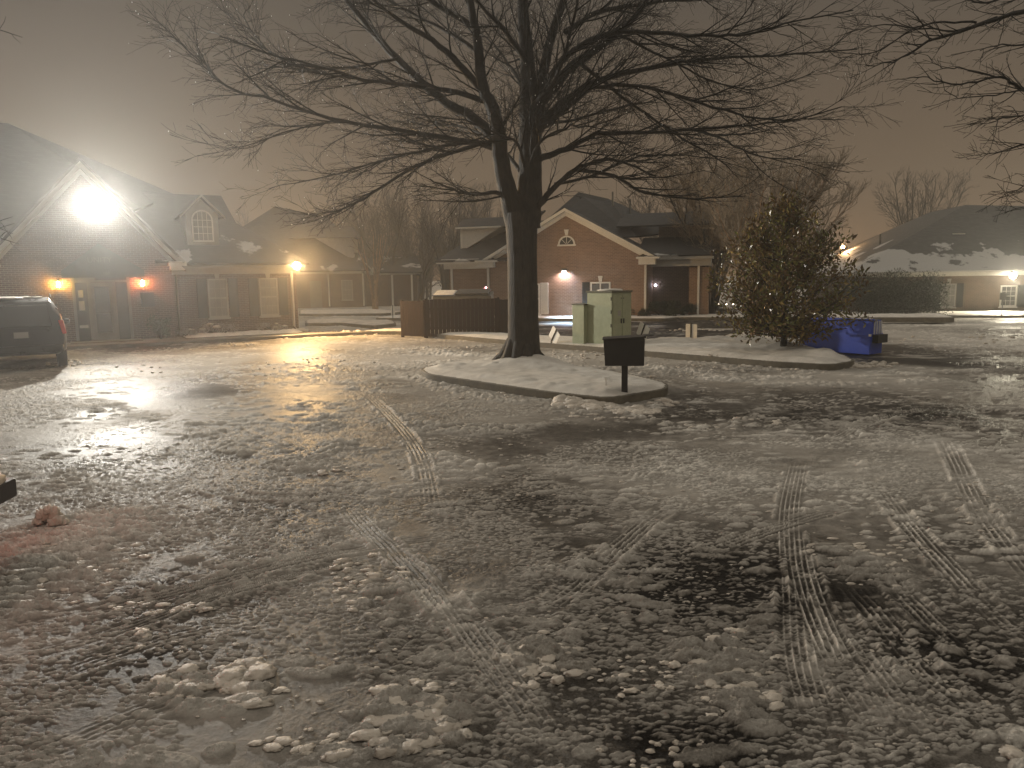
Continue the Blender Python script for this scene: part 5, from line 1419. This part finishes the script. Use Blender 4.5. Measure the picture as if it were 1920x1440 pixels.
# board fence round the dumpster yard, the blue grey dumpster inside it
def fence(name, label, a, b, h_, group, n=None):
    a = Vector(a); b = Vector(b); d = b-a; L_ = d.length; an = math.atan2(d.y, d.x)
    t = thing(name, label, 'fence', (a.x, a.y, .02), an, group)
    m = MB(); n = int(L_/.145); r_ = random.Random(int(L_*100))
    for i in range(n):
        x0 = L_*i/n; x1 = L_*(i+1)/n-.008; dz = r_.uniform(-.012, .012); dy = r_.uniform(-.003, .003)
        m.box(x0, x1, dy-.01, dy+.01, .04+abs(dz), h_+dz)
    obj('boards', m, M['fence'], t)
    obj('rail', MB().box(0, L_, .012, .05, .3, .38), M['fence'], t); obj('rail', MB().box(0, L_, .012, .05, h_-.4, h_-.32), M['fence'], t)
    for xx in (0.0, L_): obj('post', MB().box(xx-.045, xx+.045, .0125, .10, -.1, h_+.03), M['fence'], t)
    return t
fA, fB, fC = G(753,625,.15), G(798,627,.15), G(934,631,.15)
fence('board_fence', 'short reddish brown board fence panel at the left of the dumpster yard', (fA.x, fA.y), (fB.x-.04, fB.y), 1.36, 'board fence panels round the dumpster yard')
fence('board_fence', 'long dark board fence panel between the short panel and the oak trunk', (fB.x+.04, fB.y), (fC.x, fC.y+1.7), 1.42, 'board fence panels round the dumpster yard')
fence('board_fence', 'side board fence panel running back behind the oak trunk', (fC.x+.05, fC.y+1.75), (fC.x+1.2, fC.y+3.6), 1.36, 'board fence panels round the dumpster yard')
hd = MB().box(-.02, .02, -.05, -.012, 1.25, 1.33)
dx_ = thing('grey_dumpster', 'grey dumpster with snowy lid showing over the board fence', 'dumpster', (-3.2, 32.0, .02), math.radians(-3))
obj('body', MB().hexa([(0,0,0.05),(2.4,0,.05),(2.4,1.3,.05),(0,1.3,.05)], [(0,-.12,1.45),(2.4,-.12,1.45),(2.4,1.4,1.60),(0,1.4,1.60)]), M['steel'], dx_, bevel=.015)
obj('lid', MB().hexa([(-.03,-.14,1.46),(.9,-.14,1.46),(.9,1.42,1.62),(-.03,1.42,1.62)], [(-.03,-.14,1.50),(.9,-.14,1.50),(.9,1.42,1.66),(-.03,1.42,1.66)]), M['lid'], dx_)
obj('lid', MB().hexa([(.92,-.14,1.50),(2.3,-.14,1.50),(2.3,1.42,1.66),(.92,1.42,1.66)], [(.92,-.14,1.55),(2.3,-.14,1.55),(2.3,1.42,1.71),(.92,1.42,1.71)]), M['dark'], dx_)
obj('snow_cap', MB().hexa([(0,-.12,1.502),(.85,-.12,1.502),(.85,1.3,1.652),(0,1.3,1.652)], [(.03,-.08,1.53),(.8,-.08,1.52),(.8,1.2,1.68),(.03,1.2,1.69)]), M['snow'], dx_, bevel=.01)

# blue dumpster
db = thing('blue_dumpster', 'small blue front loading dumpster beside the magnolia', 'dumpster', tuple(G(1630, 668)), math.radians(180-53))
Wd, Dd = 1.95, .62                                  # local x runs left along the front, y towards the back
def dprof():                                        # side profile in (y, z): sloping upper front
    return [(0,.04),(Dd,.04),(Dd+.02,.52),(Dd-.10,.92),(.16,.92),(.0,.50)]
def extrude_x(prof, x0, x1):
    m = MB(); n = len(prof)
    m.add([(x0, y_, z_) for y_, z_ in prof]+[(x1, y_, z_) for y_, z_ in prof], [tuple(range(n)), tuple(range(2*n-1,n-1,-1))]+[(i, n+i, n+(i+1)%n, (i+1)%n) for i in range(n)]); return m
obj('body', extrude_x([(0,.04),(-Dd,.04),(-Dd-.02,.52),(-Dd+.10,.93),(-.10,.93),(0,.55)], 0, Wd), M['blue'], db, bevel=.012)
rm = MB().box(-.03, Wd+.03, -.14, -.085, .90, .97).box(-.03, Wd+.03, -Dd-.0, -Dd+.06, .52, .57)
obj('rim', rm, M['blue'], db, bevel=.006)
ld_ = MB()
for i in range(12): ld_.box(.03+i*.16, .03+i*.16+.10, -Dd+.05, -.16, .9315, .955)
obj('lid', MB().box(.0, Wd, -Dd+.06, -.145, .935, .95), M['lid'], db)
sc = MB()
for i in range(11): sc.blob((.12+i*.165, -.20, .965), (.055,.07,.018), i, .4, 8, 5)
obj('snow_cap', sc, M['snow'], db, True)
obj('fork_pocket', MB().box(-.16, -.002, -Dd+.02, -.10, .34, .56), M['black_metal'], db, bevel=.006)
obj('fork_pocket', MB().box(Wd+.002, Wd+.16, -Dd+.02, -.10, .34, .56), M['black_metal'], db, bevel=.006)
rb = MB()
for yy in (-.16, -.28, -.40, -.50): rb.box(-.035, -.002, yy-.012, yy+.012, .57, .91)
obj('side_ribs', rb, M['white_metal'], db)
obj('corner_tab', MB().box(-.03, .03, .003, .03, .52, .58), M['white_metal'], db)
obj('corner_tab', MB().box(Wd-.03, Wd+.03, .003, .03, .52, .58), M['white_metal'], db)

# small parking signs seen from behind, two of them knocked askew
def sign(label, px, py, cx, cy, tilt, z0=.12, w_=.46, h_=.42):
    b = G(px, py, z0); c = DY(cx, cy, b.y); hh = c.z-z0
    t = thing('parking_sign', label, 'sign', (b.x, b.y, z0-.05), math.radians(-58), 'small parking signs behind the long island')
    ti = math.radians(tilt)
    ux = Vector((math.cos(ti), 0, -math.sin(ti))); uz = Vector((math.sin(ti), 0, math.cos(ti)))
    cc = Vector(((c.x-b.x), 0, hh+.05))
    def rect(a0, a1, b0, b1, y0, y1):
        q = [cc+ux*a0+uz*b0, cc+ux*a1+uz*b0, cc+ux*a1+uz*b1, cc+ux*a0+uz*b1]
        return MB().prism([(v.x, v.z) for v in q], y0, y1)
    r = .04; a, bb = w_/2, h_/2; pts = []
    for (sx, sz, a0) in ((1,-1,-90),(1,1,0),(-1,1,90),(-1,-1,180)):
        for k in range(4):
            an = math.radians(a0+30*k); pts.append(cc+ux*(sx*(a-r)+r*math.cos(an))+uz*(sz*(bb-r)+r*math.sin(an)))
    obj('plate', MB().prism([(v.x, v.z) for v in pts], 0, .006), M['white_metal'], t)
    foot = Vector((0, 0, -.05)); top = cc+uz*(bb-.0)
    st = rect(-.018, .018, -bb-.01, bb+.02, -.03, -.001); obj('post', st, M['black_metal'], t)
    lo = cc-uz*(bb+.012); obj('post', MB().tube([(lo.x,-.015,lo.z),(foot.x,-.015,foot.z)], .018, 6), M['black_metal'], t)
sign('white sign plate leaning right, between the oak trunk and cabinets', 1034, 645, 1043, 628, 38)
sign('white sign plate leaning right just behind the mailbox top', 1196, 648, 1210, 620, 27)
sign('upright white sign plate on a thin post behind the long island', 1296, 647, 1296, 621, 0)
sign('small upright sign by the left end of the dumpster yard', 737, 600, 737, 582, 0, .05, .5, .5)

# the dark SUV parked nose-in at the left building
def suv():
    t = thing('parked_suv', 'very dark SUV parked facing the brick office, seen from behind at the left edge', 'car', (-12.45, 19.55, 0), math.radians(31))
    st = [ # y, bottom z, half width low, half width belt, belt z, half width roof, roof z
      (0.00,.50,.80,.84,1.02,.62,1.10),(0.05,.44,.93,.95,1.05,.80,1.30),(.16,.40,.97,.985,1.08,.84,1.58),(.40,.38,.98,1.0,1.10,.82,1.80),(.75,.38,.98,1.0,1.10,.80,1.86),
      (2.2,.38,.98,1.0,1.08,.80,1.89),(3.1,.38,.98,1.0,1.06,.78,1.84),(3.65,.38,.98,.99,1.04,.78,1.45),(4.0,.38,.97,.98,1.03,.80,1.12),(4.7,.40,.94,.95,.98,.75,1.05),(5.05,.48,.82,.84,.86,.62,.92)]
    V = []; n = 12
    for (y_, zb, wl, wbt, zbt, wr, zr) in st:
        V += [(-wl*.8,y_,zb),(-wl,y_,zb+.12),(-wbt,y_,(zb+zbt)/2+.05),(-wbt,y_,zbt),(-(wbt*.35+wr*.65),y_,zbt+(zr-zbt)*.6),(-wr*.86,y_,zr-.04),
              (wr*.86,y_,zr-.04),(wbt*.35+wr*.65,y_,zbt+(zr-zbt)*.6),(wbt,y_,zbt),(wbt,y_,(zb+zbt)/2+.05),(wl,y_,zb+.12),(wl*.8,y_,zb)]
    # crown of the roof
    F = []
    for i in range(len(st)-1):
        for k in range(n): F.append((i*n+k, i*n+(k+1)%n, (i+1)*n+(k+1)%n, (i+1)*n+k))
    F.append(tuple(range(n-1,-1,-1))); F.append(tuple((len(st)-1)*n+k for k in range(n)))
    m = MB().add(V, F); b = obj('body', m, M['car'], t, True, bevel=.03)
    obj('rear_window', MB().hexa([(-.70,-.012,1.14),(.70,-.012,1.14),(.72,.12,1.12),(-.72,.12,1.12)], [(-.62,.20,1.66),(.62,.20,1.66),(.62,.34,1.70),(-.62,.34,1.70)]), M['glass_dark'], t, bevel=.02)
    for sx in (-1, 1):
        obj('side_window', MB().add([(sx*1.003,.75,1.14),(sx*1.003,3.2,1.12),(sx*.845,3.05,1.66),(sx*.855,.95,1.68),(sx*.96,.75,1.14),(sx*.96,3.2,1.12),(sx*.80,3.05,1.66),(sx*.80,.95,1.68)],
            [(0,1,2,3),(7,6,5,4),(0,4,5,1),(1,5,6,2),(2,6,7,3),(3,7,4,0)]), M['glass_dark'], t)
        obj('tail_light', MB().hexa([(sx*.97-.06,-.015,.93),(sx*.97+.035,-.015,.93),(sx*.97+.05,.16,.93),(sx*.97-.06,.16,.93)] if sx > 0 else [(sx*.97-.035,-.015,.93),(sx*.97+.06,-.015,.93),(sx*.97+.06,.16,.93),(sx*.97-.05,.16,.93)],
            [(sx*.90-.06,.01,1.28),(sx*.90+.05,.01,1.28),(sx*.90+.06,.17,1.28),(sx*.90-.06,.17,1.28)]), M['red_lens'], t, bevel=.012)
        obj('mirror', MB().blob((sx*1.08,3.25,1.12), (.10,.06,.08), 3, .1), M['car'], t, True)
        for yy in (.95, 3.95):
            wh = MB(); wp_ = []
            cx = sx*.86
            T = MB().tube([(cx-.12,yy,.38),(cx-.10,yy,.38),(cx+.10,yy,.38),(cx+.12,yy,.38)], [.33,.38,.38,.33], 24)
            w_ = obj('wheel', T, M['tyre'], t, True)
            obj('rim', MB().tube([(cx+sx*.115,yy,.38),(cx+sx*.128,yy,.38)], [.24,.21], 18), M['rim'], w_)
    obj('bumper', MB().box(-.92,.92,-.09,.10,.46,.66), M['car'], t, bevel=.05)
    pl = obj('number_plate', MB().box(-.16,.16,-.033,-.022,.86,1.01), M['trim_dull'], t)
    obj('roof_rail', MB().tube([(.72,.7,1.86),(.72,.9,1.93),(.72,2.7,1.93),(.72,2.9,1.86)], .018, 6), M['black_metal'], t)
    obj('roof_rail', MB().tube([(-.72,.7,1.86),(-.72,.9,1.93),(-.72,2.7,1.93),(-.72,2.9,1.86)], .018, 6), M['black_metal'], t)
    s_ = MB()
    rr_ = random.Random(4)
    for i in range(16): s_.blob((rr_.uniform(-.7,.5), rr_.uniform(.5,1.5), 1.86), (.05+.12*rr_.random(), .08+.1*rr_.random(), .02+.02*rr_.random()), i, .5)
    s_.blob((-.35,1.2,1.86), (.45,.6,.045), 31, .3, 14, 8)
    obj('snow_cap', s_, M['snow'], t, True)
suv()

# rear corner of a pickup reaching in at the left edge, its tail lamp lit
c0 = G(6, 931, .50)
pt = thing('parked_pickup', 'black bumper corner of a vehicle at the left edge with reddish snow on it', 'car', (c0.x, c0.y, 0), math.radians(97))
# local +y = forward (away to the left), x = across; bumper's right end at x=0
obj('bumper', MB().box(-1.85, .0, -.12, .14, .50, .66), M['black_metal'], pt, bevel=.025)
obj('tailgate', MB().box(-1.80, -.10, .30, .36, .70, 1.15), M['car'], pt, bevel=.02)
obj('bed', MB().box(-1.86, -.06, .37, 2.2, .55, 1.18), M['car'], pt, bevel=.04)
obj('cab', MB().hexa([(-1.84,2.2,.5),(-.08,2.2,.5),(-.08,5.2,.5),(-1.84,5.2,.5)], [(-1.70,2.25,1.75),(-.22,2.25,1.75),(-.22,3.6,1.75),(-1.70,3.6,1.75)]), M['car'], pt, bevel=.06)
for xx in (-.22, -1.70):
    for yy in (1.2, 4.3): obj('wheel', MB().tube([(xx-.12,yy,.38),(xx+.12,yy,.38)], .38, 20), M['tyre'], pt, True)
tl = obj('tail_light', MB().box(-.24, -.10, .27, .36, .72, .98), emis('lit tail lamp', (1, .10, .05), 12), pt, bevel=.01)
obj('snow_cap', MB().blob((-.28,-.0,.66), (.26,.12,.10), 5, .35, 14, 8).blob((-.75,.0,.66), (.3,.12,.08), 6, .35, 14, 8), M['slush'], pt, True)
obj('tail_light', MB().box(-1.76, -1.62, .27, .36, .72, .98), bpy.data.materials['lit tail lamp'], pt, bevel=.01)
lamp_light('POINT', 'tail_lamp_light', (-1.69, .05, .85), (1.0, .48, .38), 12, .05, pt)
lamp_light('POINT', 'tail_lamp_light', (.05, .06, .82), (1.0, .42, .30), 3, .05, pt)
pc = G(88, 985)
lumps('snow_chunk', 'single upright chunk of reddish snow near the black bumper', [(pc.x+dx, pc.y+dy, dz, sx, sy, sz, an) for dx, dy, dz, sx, sy, sz, an in ((0,.05,.06,.07,.05,.11,.3),(.06,.04,.08,.06,.05,.09,1.2),(-.06,.05,.07,.06,.05,.08,.1),(.02,.03,.12,.05,.045,.06,.7),(.11,-.02,.03,.07,.05,.07,.9),(-.09,.02,.02,.05,.04,.05,.2),(.15,0,.02,.05,.04,.04,.5))], 3)
sc_ = bpy.data.objects['snow_chunk']; sc_['kind'] = 'thing'; sc_['category'] = 'snow chunk'

# street lamp glimpsed behind the magnolia, and small lights past the hedge
sp = DY(1580, 463, 60)
sl2 = thing('street_lamp', 'far warm street lamp glimpsed past the right side of the magnolia', 'lamp', (sp.x, 60, -.6))
obj('pole', MB().tube([(0,.25,0),(0,.25,4.6)], [.07,.05], 8), M['steel'], sl2, True)
obj('arm', MB().tube([(0,.25,4.6),(0,.12,4.95),(0,0,4.95)], .03, 6), M['steel'], sl2, True)
obj('globe', MB().blob((0,0,sp.z+.6), (.16,.16,.13), 1, 0, 14, 9), emis('warm globe', (1, .60, .28), 30), sl2, True)
lamp_light('POINT', 'street_light', (0, -.3, sp.z+.6-.05), (1.0, .58, .26), 600, .12, sl2)
for i, (px, py, lab) in enumerate(((1347,574,'leftmost tiny white lamp beyond the low hedge'),(1361,573,'second tiny white lamp beyond the low hedge'),(1374,573,'third tiny white lamp beyond the low hedge'))):
    q = DY(px, py-3, 58)
    t = thing('yard_lamp', lab, 'lamp', (q.x, 58, -.55), 0, 'tiny lamps beyond the low hedge')
    obj('stake', MB().tube([(0,0,0),(0,0,q.z+.5)], .03, 6), M['steel'], t)
    obj('bulb', MB().blob((0,0,q.z+.55), (.10,.10,.07), 1, 0), emis('tiny lamp', (1, .85, .65), 6), t)

# ------------------------------------------------------------------ haze
hz = MB().box(-120, 120, -25, 115, -2.0, 16.5)
hm2 = bpy.data.materials.new('night mist'); hm2.use_nodes = True
nt = hm2.node_tree; nt.nodes.remove(nt.nodes['Principled BSDF'])
pv_ = nt.nodes.new('ShaderNodeVolumePrincipled')
pv_.inputs['Color'].default_value = (.92, .92, .90, 1)
pv_.inputs['Density'].default_value = 0.0023
pv_.inputs['Anisotropy'].default_value = 0.68
nt.links.new(pv_.outputs[0], nt.nodes['Material Output'].inputs['Volume'])
ho = obj('haze', hz, hm2); ho['kind'] = 'stuff'; ho['label'] = 'thin night mist filling the whole lot'
